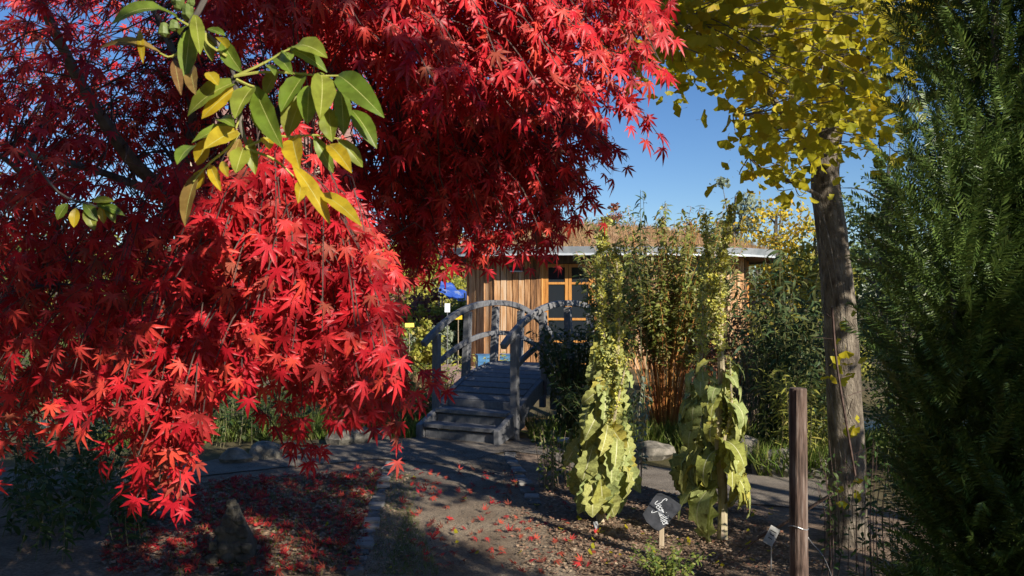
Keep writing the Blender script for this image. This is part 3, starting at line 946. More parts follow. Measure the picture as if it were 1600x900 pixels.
def crate(c, size, rz, label):
    t = thing('blue_crate', tuple(c), label, 'crate', 'blue plastic crates at the foot of the hut wall')
    ca, sa = math.cos(rz), math.sin(rz)
    X = np.array([ca, sa, 0]); Y_ = np.array([-sa, ca, 0]); c = np.array(c, float)
    w_, d_, h_ = size
    for sx in (-1, 1):
        MB().box(c + X * sx * (w_ / 2 - .01) + Zz * h_ / 2, (.02, d_ - .002, h_), [X, Y_, Zz]).build('side_panel', M['blue'], t)
    for sy in (-1, 1):
        MB().box(c + Y_ * sy * (d_ / 2 - .01) + Zz * h_ / 2, (w_ - .044, .02, h_ - .004), [X, Y_, Zz]).build('end_panel', M['blue'], t)
        for zz in (.35, .7):
            MB().box(c + Y_ * sy * (d_ / 2 + .006) + Zz * h_ * zz, (w_ - .04, .012, .025), [X, Y_, Zz]).build('rib', M['blue'], t)
    MB().box(c + Zz * .012, (w_ - .045, d_ - .045, .02), [X, Y_, Zz]).build('floor_panel', M['blue'], t)
    MB().box(c + Zz * (h_ + .006), (w_ + .02, d_ + .02, .012), [X, Y_, Zz]).build('rim', M['blue'], t)


crate(at(756, 575, 17.6) * (1, 1, 0), (.3, .35, .40), .2, 'blue crate furthest left at the hut wall, half behind low leaves')
crate(at(797, 575, 17.4) * (1, 1, 0), (.40, .35, .42), -.05, 'wide blue crate right of centre at the foot of the hut wall')
crate(at(852, 575, 16.9) * (1, 1, 0), (.26, .3, .26), .1, 'small low blue crate close to the orange door')


# ------------------------------------------------------------------ plants: generic builder
def stems_plant(name, label, cat, base, n, height, spread, leafmat, shapes, lsize, per, stemmat='stem', rad=.006, top=0, group=None,
                lean=(0, 0), low=0.15, droop=.3, nscale=.25, side=1.0, hvar=.25, facing=.5):
    base = np.array(base, float)
    t = thing(name, tuple(base), label, cat, group)
    st = MB(); L = Leaves(shapes, [leafmat] if not isinstance(leafmat, list) else leafmat)
    for i in range(n):
        a = rnd.uniform(0, 2 * PI); q = math.sqrt(rnd.random())
        h = height * rnd.uniform(1 - hvar, 1)
        top_ = base + np.array([math.cos(a) * spread * q + lean[0], math.sin(a) * spread * q * side + lean[1], h])
        b0 = base + np.array([math.cos(a) * spread * q * nscale, math.sin(a) * spread * q * nscale * side, 0])
        midp = (b0 * .5 + top_ * .5) + np.array([rnd.uniform(-.05, .05), rnd.uniform(-.05, .05), .08]) * height * .5 - np.array([math.cos(a), math.sin(a), 0]) * spread * .12
        P = smooth([b0, midp, top_], 4)
        r0 = rad * rnd.uniform(.8, 1.2)
        st.tube(P, [r0 * (1 - .7 * j / (len(P) - 1)) for j in range(len(P))], 4, cap=False)
        for k in range(per):
            u = low + (1 - low) * (k + rnd.random()) / per
            j = min(int(u * (len(P) - 1)), len(P) - 2)
            p = P[j] + (P[j + 1] - P[j]) * (u * (len(P) - 1) - j)
            an = rnd.uniform(0, 2 * PI)
            d = np.array([math.cos(an), math.sin(an), rnd.uniform(-droop, .9 - droop)])
            L.put(p, d, np.array([rnd.uniform(-.6, .9), -facing + rnd.uniform(-.5, .5), .8]), lsize * rnd.uniform(.6, 1.15))
    so_ = st.build('stems', M[stemmat], t); so_['kind'] = 'stuff'
    L.build(t, 'leaf', 'foliage', top)
    return t


# crowns of far trees: clumps of small faces on limbs
def crown_tree(name, label, cat, base, H, R, cz, mat, n, fsize, group=None, trunk=.12, clumps=40, shape=(1, 1, 1), hang=0.0, trunkmat='bark', flat=0.75):
    base = np.array(base, float)
    t = thing(name, tuple(base), label, cat, group)
    tb = MB()
    tb.tube(smooth([base - Zz * .1, base + np.array([.05, 0, H * .3]), base + np.array([-.06, .05, H * .6]), base + np.array([0, 0, H * .85])], 3), list(np.linspace(trunk, trunk * .25, 10)), 7, rough=.05)
    L = Leaves(FLAKE, [mat])
    c0 = base + Zz * cz
    for i in range(clumps):
        v = norm(rng.normal(size=3)); q = rnd.random() ** .45
        c = c0 + v * np.array([R * shape[0], R * shape[1], (H - cz) * shape[2]]) * q * rnd.uniform(.82, 1.08)
        if c[2] < base[2] + .15: c[2] = base[2] + rnd.uniform(.1, .4)
        s0 = base + Zz * rnd.uniform(.25, .75) * H
        s0[2] = min(s0[2], max(base[2] + .1, c[2] - .1))
        tb.tube(smooth([s0, (s0 + c) / 2 + Zz * .1 * R, c], 2), [trunk * .25, trunk * .2, trunk * .14, trunk * .1, trunk * .05], 4, cap=False)
        cr = R * rnd.uniform(.22, .4)
        m_ = int(n / clumps * rnd.uniform(.5, 1.5))
        X = rng.normal(size=(m_, 3)) * cr * .5 * np.array([1, 1, .7])
        for x in X:
            d = rng.normal(size=3); d[2] -= hang * 3
            up = norm(x + v * .3 + rng.normal(size=3) * .25)
            L.put(c + x, d, up, fsize * rnd.uniform(.6, 1.3))
    tb.build('trunk', M[trunkmat], t)
    L.build(t, 'leaf', 'crown', 0)
    return t


# ------------------------------------------------------------------ background
def P0(px, Y): return ((px - 800) / F * Y, Y, ground_z((px - 800) / F * Y, Y))
def hgt(py, Y, z0=0): return CAMZ + (HOR - py) / F * Y - z0

bgtrees = [
    # px, Y, top py, half width px, material, label
    (1150, 30, 268, 55, 'fgrey', 'grey green feathery tree left of the yellow tree behind the hut', .5),
    (1215, 27, 288, 78, 'fy', 'bright yellow autumn tree behind the right end of the hut roof', 0),
    (1275, 25, 330, 60, 'fyg', 'yellow green tree right behind the ginkgo trunk', 0),
    (1085, 40, 335, 30, 'forange', 'small rusty orange treetop above the middle of the hut roof', 0),
    (1050, 44, 345, 28, 'fgreen', 'dark little treetop left of the rusty one above the hut roof', 0),
    (960, 34, 322, 26, 'fred', 'reddish bare treetop above the left of the hut roof', 0),
    (1390, 22, 200, 110, 'fgreen', 'tall green tree behind the yew', 0),
    (1540, 20, 120, 120, 'fgreen', 'tall green tree beyond the right side of the yew', 0),
    (690, 34, 365, 70, 'fyg', 'pale yellow green tree above the blue tarpaulin', 0),
    (620, 30, 350, 70, 'fyg', 'yellow green tree left of the blue tarpaulin', 0),
    (560, 26, 340, 60, 'fred', 'reddish small tree seen under the maple crown', 0),
    (480, 32, 330, 80, 'fyg', 'olive tree in front of the beige house', 0),
    (330, 30, 370, 90, 'fgreen', 'green tree behind the left maple branches', 0),
    (180, 26, 350, 100, 'fyg', 'yellow green tree at the far left behind the maple', 0),
    (20, 24, 300, 110, 'fgreen', 'green tree at the left edge behind the maple', 0),
    (1185, 38, 385, 45, 'fgreen', 'distant green tree low behind the right end of the hut', 0),
    (1250, 40, 390, 50, 'fgreen', 'distant green tree behind the yellow autumn tree', 0),
    (1335, 36, 360, 60, 'fgreen', 'distant green tree seen right of the ginkgo trunk', 0),
    (1430, 34, 330, 70, 'fgreen', 'distant green tree behind the lower yew', 0),
    (640, 42, 395, 60, 'fgreen', 'distant green tree behind the tarpaulin on the left', 0),
    (760, 38, 360, 60, 'forange', 'orange brown tree peeping over the left end of the hut roof', 0)]
for px, Y, ty, hw, mt, lab, hang in bgtrees:
    b0 = P0(px, Y); H = hgt(ty, Y, b0[2]); R = hw / F * Y
    crown_tree('background_tree', lab, 'tree', b0, H, R, H * .5, M[mt], 2600, .16 if Y > 24 else .14, 'trees behind the garden', .14, 46, hang=hang)
bgshrubs = [
    (655, 23, 440, 45, 'fred', 'dusky red shrub left of the bridge rail'),
    (700, 25, 470, 45, 'fyg', 'yellow green hedge plant below the blue tarpaulin'),
    (625, 21, 470, 45, 'fyg', 'mottled shrub at the left of the terrace'),
    (690, 20, 505, 25, 'fgrey', 'rounded silver grey bush behind the bridge rail'),
    (725, 21, 490, 22, 'fgreen', 'fresh green bush against the left hut wall'),
    (650, 19, 520, 25, 'fgrey', 'small grey bush at the back of the terrace'),
    (590, 18, 480, 55, 'fgreen', 'green shrub under the maple behind the terrace'),
    (500, 17, 450, 80, 'fgreen', 'broad green shrub deep behind the maple'),
    (380, 16, 430, 80, 'fgreen', 'dark green shrub behind the lower maple branches'),
    (250, 15, 430, 80, 'fgreen', 'green shrub behind the left of the maple'),
    (90, 14, 400, 100, 'fgreen', 'large green shrub behind the maple at the far left'),
    (-60, 12, 380, 110, 'fgreen', 'large green shrub beyond the left edge'),
    (1210, 17, 470, 60, 'fyg', 'yellow green bush between hut and ginkgo'),
    (1290, 14, 480, 70, 'fyg', 'lit yellow green bush behind the ginkgo trunk'),
    (1190, 12.5, 530, 60, 'fgreen', 'shaded green bush behind the right mullein'),
    (1270, 10.5, 600, 50, 'fyg', 'low yellow green bush behind the wooden post'),
    (1420, 12, 400, 100, 'fgreen', 'green bush behind the yew'),
    (1600, 10, 330, 120, 'fgreen', 'green bush beyond the right edge'),
    (1385, 9.5, 300, 75, 'fgreen', 'dark leafy bush filling the gap between ginkgo trunk and yew'),
    (665, 16.5, 500, 28, 'fyg', 'small bright yellow green bush at the terrace edge'),
    (1450, 7.5, 420, 90, 'fgreen', 'dark bush low behind the yew'),
    (1100, 14, 470, 50, 'fred', 'brownish red bush in front of the hut windows')]
for px, Y, ty, hw, mt, lab in bgshrubs:
    b0 = P0(px, Y); H = hgt(ty, Y, b0[2]); R = hw / F * Y
    crown_tree('background_shrub', lab, 'shrub', b0, H, R, H * .45, M[mt], 2200, .075 * Y / 14, 'shrubs around the terrace and hut', .04, 34)

# house far left behind the maple
hs = thing('house', P0(420, 42), 'beige house with brown tiled roof glimpsed between the maple branches', 'house')
hx, hy, hz = P0(420, 42)
MB().rot_box((hx, hy, hz + 3.2), (7, 6, 6.4), .3).build('wall', M['render'], hs)
b = MB()
ca, sa = math.cos(.3), math.sin(.3)
def hl(x, y, z): return (hx + ca * x - sa * y, hy + sa * x + ca * y, hz + z)
b.add([hl(-4, -3.5, 6.2), hl(4, -3.5, 6.2), hl(4, 3.5, 6.2), hl(-4, 3.5, 6.2), hl(-4, 0, 9.0), hl(4, 0, 9.0)], [(0, 1, 5, 4), (2, 3, 4, 5), (0, 4, 3), (1, 2, 5), (3, 2, 1, 0)])
b.build('roof', M['rooftile'], hs)
for wx in (-2.2, 0, 2.2):
    f_ = MB().rot_box(hl(wx, -3.02, 4.4), (1.1, .08, 1.4), .3).build('window', M['white'], hs)
    MB().rot_box(hl(wx, -3.07, 4.4), (.9, .02, 1.2), .3).build('pane', M['glass'], f_)

# blue tarpaulin roof in the back garden
b = MB(); V = []; Fs = []
c0 = at(708, 455, 27)
for j in range(6):
    for i in range(13):
        V.append((c0[0] + (i - 6) * .07, c0[1] + (j - 2.5) * .25, c0[2] + .18 - .035 * i + .08 * (j - 2.5) + .04 * math.sin(j * 2 + i) + rnd.uniform(-.04, .04)))
for j in range(5):
    for i in range(12): Fs.append((j * 13 + i, j * 13 + i + 1, (j + 1) * 13 + i + 1, (j + 1) * 13 + i))
tp = thing('tarpaulin', (c0[0], c0[1], 0), 'crumpled blue tarpaulin slung over poles among the far shrubs', 'tarpaulin')
b.add(V, Fs).build('sheet', M['tarp'], tp, shade=True)
for dx, dy in ((-.4, -.55), (.4, -.55), (-.4, .55), (.4, .55)):
    MB().tube([(c0[0] + dx, c0[1] + dy, 0), (c0[0] + dx, c0[1] + dy, c0[2] - .05)], .03, 6).build('pole', M['metal'], tp)


def card(name, c, wd, ht, mat, label, rod='metal', tilt=.35, rz=0.0, z0=0.0, cat='plant label', lines=0):
    """plant label: a tilted plate on a rod"""
    c = np.array(c, float)
    t = thing(name, (c[0], c[1], z0), label, cat)
    X = np.array([math.cos(rz), math.sin(rz), 0]); N_ = norm(np.array([math.sin(rz) * math.cos(tilt), -math.cos(rz) * math.cos(tilt), math.sin(tilt)]))
    Up = np.cross(N_, X) * -1 if np.cross(N_, X)[2] < 0 else np.cross(N_, X)
    MB().box(c, (wd, .004, ht), [X, N_, Up]).build('plate', M[mat], t, bevel=.001)
    r_ = .004 if wd < .12 else .01
    MB().tube([(c[0], c[1] + .012, z0 - .03), c - Up * ht * .3 - N_ * .01], r_, 6).build('rod', M[rod], t)
    for k in range(lines):
        MB().box(c + N_ * .003 + Up * ht * (.25 - .2 * k), (wd * rnd.uniform(.4, .7), .0015, ht * .05), [X, N_, Up]).build('print_line', M['ink'], t)
    return t


card('plant_label', at(880, 687, 7.3), .10, .06, 'label', 'pale plate on a short stem left of the big mullein', tilt=.9, cat='plant label')
card('plant_label', at(612, 620, 12), .22, .14, 'white', 'white card among the grasses left of the bridge', rod='drystem', tilt=.5)
card('plant_label', at(637, 628, 11.6), .17, .07, 'yellow', 'yellow card low in the grass left of the bridge', rod='drystem', tilt=.5, rz=.3)
card('plant_label', at(716, 496, 18.5), .17, .09, 'yellow', 'small yellow sign on a pole seen over the left bridge rail', rod='drystem', tilt=.1)
card('plant_label', at(640, 508, 18), .2, .09, 'yellow', 'yellow sign against the dusky red shrub', rod='drystem', tilt=.2, rz=.4)
card('plant_label', at(699, 481, 19), .12, .2, 'white', 'narrow white sign below the blue tarpaulin', rod='metal', tilt=.1)
card('plant_label', at(402, 893, 4.9), .06, .05, 'white', 'small white printed label at the bottom edge of the leaf litter bed', tilt=1.0, rz=-.5, lines=3)
lb = card('plant_label', at(1204, 836, 4.9), .058, .11, 'label', 'pale rectangular label tilted on a thin rod left of the wooden post', tilt=.25, rz=-.3, lines=3)
card('plant_label', at(932, 822, 5.75), .035, .075, 'metal', 'narrow silver label on a thin rod at the foot of the left mullein', tilt=.6, rz=.5)
for o_ in lb.children:     # skew the label the way it leans
    if o_.name.startswith('plate') or o_.name.startswith('print'):
        c = Vector(at(1204, 836, 4.9))
        o_.matrix_basis = Matrix.Translation(c) @ Matrix.Rotation(.5, 4, 'Y') @ Matrix.Translation(-c)

# slate sign with chalk lettering
sc = at(1033, 799, 5.35)
sg = thing('slate_sign', (sc[0], sc[1], 0), 'tilted black slate plant sign with white chalk handwriting beside the left mullein', 'sign')
k_ = 5.35 / F
Ns = norm([-.1, -.80, .60]); Xs = norm(np.cross([0, 0, 1], -Ns)); Us = np.cross(Xs, -Ns); Us = Us if Us[2] > 0 else -Us
Xs = norm(np.cross(Us, Ns)); Xs = Xs if Xs[0] > 0 else -Xs
def sl_(px, py, out=0.0): return sc + Xs * (px - 1033) * k_ + Us * (799 - py) * k_ / .83 + Ns * out
outl = [(1003.5, 803), (1008, 797), (1021, 780), (1027, 774), (1033, 773), (1046, 778), (1064, 789), (1063, 794), (1048, 808), (1037, 819), (1027, 825), (1019, 821), (1009, 813)]
b = MB()
nO = len(outl)
V = [sl_(x, y, .004) for x, y in outl] + [sl_(x, y, -.005) for x, y in outl]
b.add(V, [tuple(reversed(range(nO))), tuple(range(nO, 2 * nO))] + [(i, (i + 1) % nO, nO + (i + 1) % nO, nO + i) for i in range(nO)])
b.build('slate', M['slate'], sg, bevel=.0015)
MB().box((sc[0] + .003, sc[1] + .02, .09), (.032, .012, .34)).build('stake', M['batten'], sg, bevel=.002)
GL = {'S': [[(.9, 1.75), (.6, 2.0), (.25, 1.8), (.3, 1.4), (.7, 1.0), (.75, .4), (.4, 0), (0, .2), (-.2, .6)]],
      'e': [[(.1, .5), (.7, .6), (.5, 1), (.15, .8), (.1, .3), (.4, 0), (.9, .2)]],
      'g': [[(.7, .8), (.4, 1), (.1, .6), (.3, .15), (.7, .5), (.75, -.6), (.4, -1.2), (.0, -.9)]],
      'm': [[(.05, 0), (.1, .9), (.35, 1), (.4, 0)], [(.4, .7), (.6, 1), (.75, .9), (.75, 0)], [(.75, .7), (.95, 1), (1.1, .9), (1.1, 0)]],
      'i': [[(.2, .9), (.2, 0)], [(.2, 1.4), (.25, 1.5)]],
      'n': [[(.1, 0), (.1, .95)], [(.1, .7), (.4, 1), (.6, .8), (.6, 0)]],
      't': [[(.3, 1.6), (.3, .1), (.5, 0)], [(.0, 1.05), (.65, 1.1)]],
      'l': [[(.2, 1.6), (.2, 0), (.35, 0)]],
      'r': [[(.1, .95), (.1, 0)], [(.1, .6), (.35, .95), (.6, .9)]]}
adv = {'S': 1.1, 'e': .85, 'g': .85, 'm': 1.25, 'i': .4, 'n': .75, 't': .65, 'r': .6, 'l': .5}
word = 'Segmintler'
total = sum(adv[c] for c in word)
x0 = 0.0
dirT = np.array([12.5, 31.0]); upT = np.array([7.5, -3.2])
st0 = np.array([1022.5, 787.5])
for ch in word:
    b = MB()
    for strk in GL[ch]:
        pts = []
        for (u, v_) in strk:
            q = st0 + dirT * (x0 + u) / total + upT * v_ * (1.25 if ch == 'S' else 1)
            pts.append(sl_(q[0], q[1], .0055))
        pts = smooth(pts, 3)
        b.tube(pts, .0017, 4)
    b.build('chalk_letter', M['chalk'], sg)
    x0 += adv[ch]

# wooden post and the wire and stick beside it
p = gnd(1246, 925); Yp = p[1]
ztop = CAMZ - (606 - HOR) / F * 4.35
pt_ = thing('wooden_post', (at(1246, 900, 4.35)[0], 4.35, 0), 'round brown wooden post standing in the shade left of the ginkgo trunk', 'post')
X_ = at(1246, 900, 4.35)[0]
b = MB(); b.tube([(X_ + .005, 4.35, -.1), (X_ + .003, 4.35, .5), (X_, 4.35, ztop - .008), (X_, 4.35, ztop)], [.047, .046, .044, .040], 22, rough=.06)
b.build('shaft', M['post'], pt_, shade=False)
b = MB(); b.tube([(X_ + .05 * math.cos(a), 4.35 + .05 * math.sin(a), .42 + .01 * math.sin(a * 2)) for a in np.linspace(0, 2 * PI, 14)], .0025, 4)
b.build('wire_tie', M['metal'], pt_)
b = MB(); b.tube(smooth([at(1248, 805, 4.5), at(1262, 840, 4.45), at(1285, 868, 4.4), at(1300, 905, 4.4)], 4), .0013, 4)
tag(b.build('loose_wire', M['metal']), 'thin pale wire hanging loose to the right of the wooden post', 'wire')
b = MB(); b.tube(smooth([at(1145, 872, 5.05), at(1185, 838, 5.0), at(1222, 818, 4.9), at(1300, 770, 4.7)], 4), .009, 5)
tag(b.build('leaning_stick', M['post']), 'brown stick leaning low across the bed to the wooden post', 'stick')
b = MB(); b.tube(smooth([at(1335, 742, 4.4), at(1318, 640, 4.3), at(1306, 560, 4.3), at(1300, 480, 4.25)], 4), [.006] * 13, 4)
for k in range(9):
    q = at(1335 - 3.3 * k * 1.2, 740 - k * 30, 4.4)
    b.tube(smooth([q, q + np.array([rnd.uniform(-.18, .18), rnd.uniform(-.1, .1), rnd.uniform(0, .14)])], 2), .002, 3)
tag(b.build('bare_sapling', M['twig']), 'thin dark bare sapling between the wooden post and the ginkgo trunk', 'sapling')

# ------------------------------------------------------------------ mulleins
MUL = [blade_shape(.20, 11, .9, .25, .34, 1, .055, .5), blade_shape(.25, 11, .5, .2, .38, 2, .05, .55), blade_shape(.22, 11, 1.3, .3, .40, 3, .055, .5),
       blade_shape(.20, 11, .25, .35, .42, 4, .06, .45), blade_shape(.24, 11, 1.7, .3, .32, 5, .05, .5)]


def mullein(base, label, stempts, zleaf, nleaf, lsize, spread, spikes, yellow=.15, arch_=False, stemr=.03, zlow=.25):
    t = thing('mullein_plant', (base[0], base[1], 0), label, 'plant', 'tall mulleins in the bed')
    S_ = smooth(stempts, 6)
    MB().tube(S_, list(np.linspace(stemr, stemr * .5, len(S_))), 9, rough=.08).build('stem', M['mull_stem'], t)
    G = Leaves(MUL, [M['mull'], M['mull_rib']]); Yl = Leaves(MUL, [M['mull_y'], M['mull_rib']])
    zs = [q[2] for q in S_]
    for i in range(nleaf):
        u = (i + rnd.random()) / nleaf
        z = zlow + (zleaf - zlow) * u
        c = np.array([np.interp(z, zs, [q[0] for q in S_]), np.interp(z, zs, [q[1] for q in S_]), z])
        an = rnd.gauss(-PI / 2, 1.15) if rnd.random() < .8 else rnd.uniform(0, 2 * PI)
        if arch_ and abs(an + PI / 2) < .5 and rnd.random() < .75: an += rnd.choice([-1, 1]) * rnd.uniform(.6, 1.2)
        hd = np.array([math.cos(an), math.sin(an), 0])
        sp_u = spread * (1 - u * .75)
        r_ = rnd.uniform(.25, 1.0) * sp_u
        s = lsize * (1.15 - .6 * u) * rnd.uniform(.8, 1.15)
        bag = Yl if rnd.random() < yellow else G
        if arch_:
            p0 = c + hd * .03
            d = hd * 1.0 + Zz * rnd.uniform(-.25, .55)
            bag.put(p0, d, Zz + hd * .2, s * 1.05, k=rnd.choice([2, 4, 4, 0]))
            if rnd.random() < .5:
                p1 = c + hd * r_ * .7
                bag.put(p1, hd * .35 - Zz, hd + Zz * .2, s, k=rnd.choice([0, 1, 3]))
        else:
            p0 = c + hd * r_ * .62 + Zz * .03
            bag.put(p0, hd * rnd.uniform(.1, .6) - Zz + rng.normal(size=3) * .22, hd + np.array([0, -.4, .25]) + rng.normal(size=3) * .38, s, k=rnd.choice([0, 1, 3, 1]))
    G.build(t, 'leaf', 'foliage', 300, True)
    if Yl.P:
        Yl.build(t, 'yellowing_leaf', 'foliage', 300, True)
    # flower spikes: small leaves, buds and yellow florets crowded round a stalk
    for (pts, r0, n) in spikes:
        sp = smooth(pts, 6)
        st = MB().tube(sp, list(np.linspace(.014, .005, len(sp))), 6).build('flower_stalk', M['mull_stem'], t)
        Lf = Leaves(FLAKE + SMALL, [M['mull_flower']])
        for i in range(n):
            u = rnd.random() ** .85
            j = min(int(u * (len(sp) - 1)), len(sp) - 2)
            c = sp[j] + (sp[j + 1] - sp[j]) * (u * (len(sp) - 1) - j)
            an = rnd.uniform(0, 2 * PI); hd = np.array([math.cos(an), math.sin(an), rnd.uniform(-.2, .6)])
            lump = .55 + .45 * math.sin(u * 34 + an)
            Lf.put(c + hd * r0 * rnd.uniform(.1, 1) * (1.1 - .5 * u) * lump, hd + rng.normal(size=3) * .5, rng.normal(size=3), rnd.uniform(.016, .036))
        Lf.build(t, 'floret', 'floret_spike', 0)
    return t


b1 = gnd(938, 818)
mullein(b1, 'tall mullein with a dense skirt of drooping pale green leaves, left of the slate sign',
        [b1, at(938, 740, 6.0), at(945, 640, 6.02), at(948, 560, 6.05), at(950, 500, 6.05)], 1.4, 340, .27, .34,
        [([at(948, 590, 6.0), at(942, 500, 6.0), at(938, 420, 6.05), at(945, 340, 6.1)], .085, 1800),
         ([at(952, 620, 5.95), at(966, 540, 5.95), at(966, 460, 5.95), at(962, 380, 6.0)], .07, 1200),
         ([at(955, 680, 5.9), at(962, 640, 5.85), at(980, 560, 5.85)], .045, 350)], .22, False, .03, .30)
b2 = gnd(1128, 845)
mullein(b2, 'tall mullein with a thick pinkish stem and arching yellowing leaves, right of the slate sign',
        [b2, at(1128, 760, 5.55), at(1122, 680, 5.55), at(1127, 600, 5.6), at(1125, 520, 5.6), at(1128, 470, 5.6)], 1.2, 34, .33, .25,
        [([at(1126, 560, 5.55), at(1124, 480, 5.55), at(1130, 400, 5.6), at(1144, 320, 5.6)], .062, 1700),
         ([at(1130, 690, 5.5), at(1142, 640, 5.5), at(1140, 560, 5.5)], .035, 160),
         ([at(1120, 520, 5.6), at(1108, 440, 5.6), at(1102, 335, 5.65)], .065, 1200)], .45, True, .034, .35)
b3 = gnd(1090, 800)
mullein(b3, 'shorter mullein half hidden behind the thick stemmed one, with broad green leaves',
        [b3, at(1088, 740, 6.3), at(1092, 660, 6.3), at(1096, 580, 6.3), at(1092, 540, 6.3)], 1.1, 34, .36, .28,
        [([at(1093, 590, 6.3), at(1098, 500, 6.3), at(1100, 400, 6.3)], .08, 1200)], .25, True, .022, .35)

# ------------------------------------------------------------------ shrubs in the middle
stems_plant('willow_shrub', 'bushy shrub with red orange stems and small green leaves between the two mulleins', 'shrub', (1.75, 9.6, 0), 130, 2.75, 1.05, [M['bush']], SMALL + LONG[:1], .085, 84, 'redstem', .0055, 300, low=.46, side=.6, hvar=.45, nscale=.12)
stems_plant('willow_shrub', 'reddish leaved lower shrub growing through the red stems behind the mulleins', 'shrub', (2.5, 10.0, 0), 40, 1.9, .7, [M['bush_red']], SMALL, .08, 26, 'redstem', .006, 60, low=.45, side=.5)
stems_plant('tall_sprout', 'single tall leafy shoot rising above the bushy shrub into the sky', 'shoot', (1.45, 9.4, 0), 2, 3.05, .05, [M['olean']], LONG, .15, 26, 'stem', .007, 60, low=.55)
stems_plant('aronia_shrub', 'fine leaved light green shrub edging the bushy shrub on its left beside the hut door', 'shrub', (1.05, 8.9, 0), 60, 2.1, .42, [M['bush']], SMALL, .085, 44, 'stem', .006, 200, low=.25, side=.8)
stems_plant('evergreen_shrub', 'dark shrub with drooping stems at the right side of the bridge', 'shrub', (.72, 9.5, 0), 75, 1.35, .62, [M['dark']], LONG + SMALL, .10, 34, 'stem', .006, 200, low=.1, side=.8)
stems_plant('evergreen_shrub', 'low dark plants under the bush right of the bridge foot', 'shrub', (.95, 8.6, 0), 50, .75, .55, [M['dark']], LONG, .10, 22, 'stem', .004, 120, low=.1)
stems_plant('oleander_shrub', 'dark shrub with long narrow leaves left of the ginkgo trunk', 'shrub', (2.75, 8.6, 0), 40, 2.25, .8, [M['olean']], LONG, .16, 44, 'stem', .005, 300, low=.05, side=.8, hvar=.5)
stems_plant('oleander_shrub', 'second dark narrow leaved shrub filling in behind the wooden post', 'shrub', (3.3, 9.2, 0), 40, 1.9, .9, [M['olean']], LONG, .15, 40, 'stem', .005, 200, low=.05, hvar=.5)
stems_plant('seed_stalks', 'thicket of thin dry seed stalks behind the right mullein', 'plant', (3.1, 9.8, 0), 120, 1.35, .85, [M['straw']], SMALL, .04, 14, 'drystem', .004, 0, low=.5, nscale=.9)
stems_plant('herb_clump', 'loose clump of weedy stems around the pale plate left of the mullein', 'plant', (.35, 7.1, 0), 26, .55, .26, [M['groundcover']], SMALL, .06, 12, 'drystem', .004, 60, low=.1, nscale=.7)
stems_plant('herb_clump', 'thin weed with whorled leaves right of the left mullein', 'plant', (1.05, 7.0, 0), 5, 1.0, .12, [M['fgrey']], SMALL, .07, 22, 'drystem', .004, 60, low=.2)
stems_plant('fern_plant', 'low feathery green plant at the bottom edge below the slate sign', 'plant', (.88, 4.75, 0), 40, .20, .26, [M['groundcover']], SMALL, .035, 16, 'stem', .002, 120, low=.1, nscale=.4)
stems_plant('herb_clump', 'yellow green fern like plants behind the wooden post', 'plant', (2.75, 7.9, 0), 60, 1.0, .5, [M['fyg']], LONG, .10, 18, 'stem', .003, 120, low=.2, nscale=.8)
stems_plant('herb_clump', 'thorny bare stems with a few leaves right of the wooden post', 'plant', (1.95, 4.75, 0), 26, .8, .35, [M['dark']], SMALL, .05, 12, 'twig', .003, 60, low=.1, nscale=.8)
for k, (x, y, h, s_, nn, mt, lb_) in enumerate((
        (-2.9, 9.6, .75, .8, 70, 'dark', 'shaded leafy plants across the path behind the maple tips'),
        (-1.5, 10.4, .55, .7, 60, 'groundcover', 'green plants on the bank left of the bridge steps'),
        (-2.2, 11.4, .8, 1.0, 80, 'groundcover', 'reedy plants on the stream bank left of the bridge'),
        (-.4, 14.0, .7, .6, 40, 'fyg', 'yellow green plants on the far bank behind the bridge deck'),
        (-1.6, 13.8, .5, .9, 60, 'groundcover', 'low plants between the stream and the terrace'),
        (-3.6, 12.4, 1.2, 1.3, 90, 'dark', 'tall dark plants behind the lower maple branches'),
        (-5.8, 10.5, 1.3, 1.5, 90, 'dark', 'dark plants at the far left beyond the path'),
        (-2.9, 5.6, .5, .7, 50, 'dark', 'ground plants with bright leaves under the maple at the left'),
        (-3.4, 6.8, .8, .8, 70, 'dark', 'dark shrubby plants at the left end of the path'),
        (-4.2, 5.0, 1.0, .9, 70, 'dark', 'dark plants at the far left under the maple'),
        (4.0, 7.0, 1.4, 1.0, 80, 'dark', 'dark shrub behind the lower yew branches'),
        (3.2, 10.5, 1.5, 1.0, 80, 'olean', 'dark leafy plants behind the ginkgo trunk'))):
    stems_plant('leafy_plant', lb_, 'plant', (x, y, 0), nn, h, s_, [M[mt]], LONG + SMALL, .10, 16, 'stem', .003, 60 if y < 8 else 0, 'leafy plants around the path and stream', low=.1, nscale=.85)

# grass: blades nobody could count
def grass(name, polys, n, h, mat, z=0.0, label=None, world=False):
    L = Leaves(BLADE, [M[mat]])
    for i in range(n):
        poly = rnd.choice(polys)
        x, y = sample_poly(poly, 1)[0]
        q = np.array([x, y, z])
        L.put(q, (rnd.uniform(-.6, .6), rnd.uniform(-.6, .6), 1), (rnd.uniform(-1, 1), rnd.uniform(-1, .3), .3), h * rnd.uniform(.5, 1.3))
    L.build(None, name, name, 0)
    tag(L.restobj, label, None, None, 'stuff')
    L.restobj['category'] = 'grass'


def gp(*pts): return [tuple(gnd(a, b_)[:2]) for a, b_ in pts]


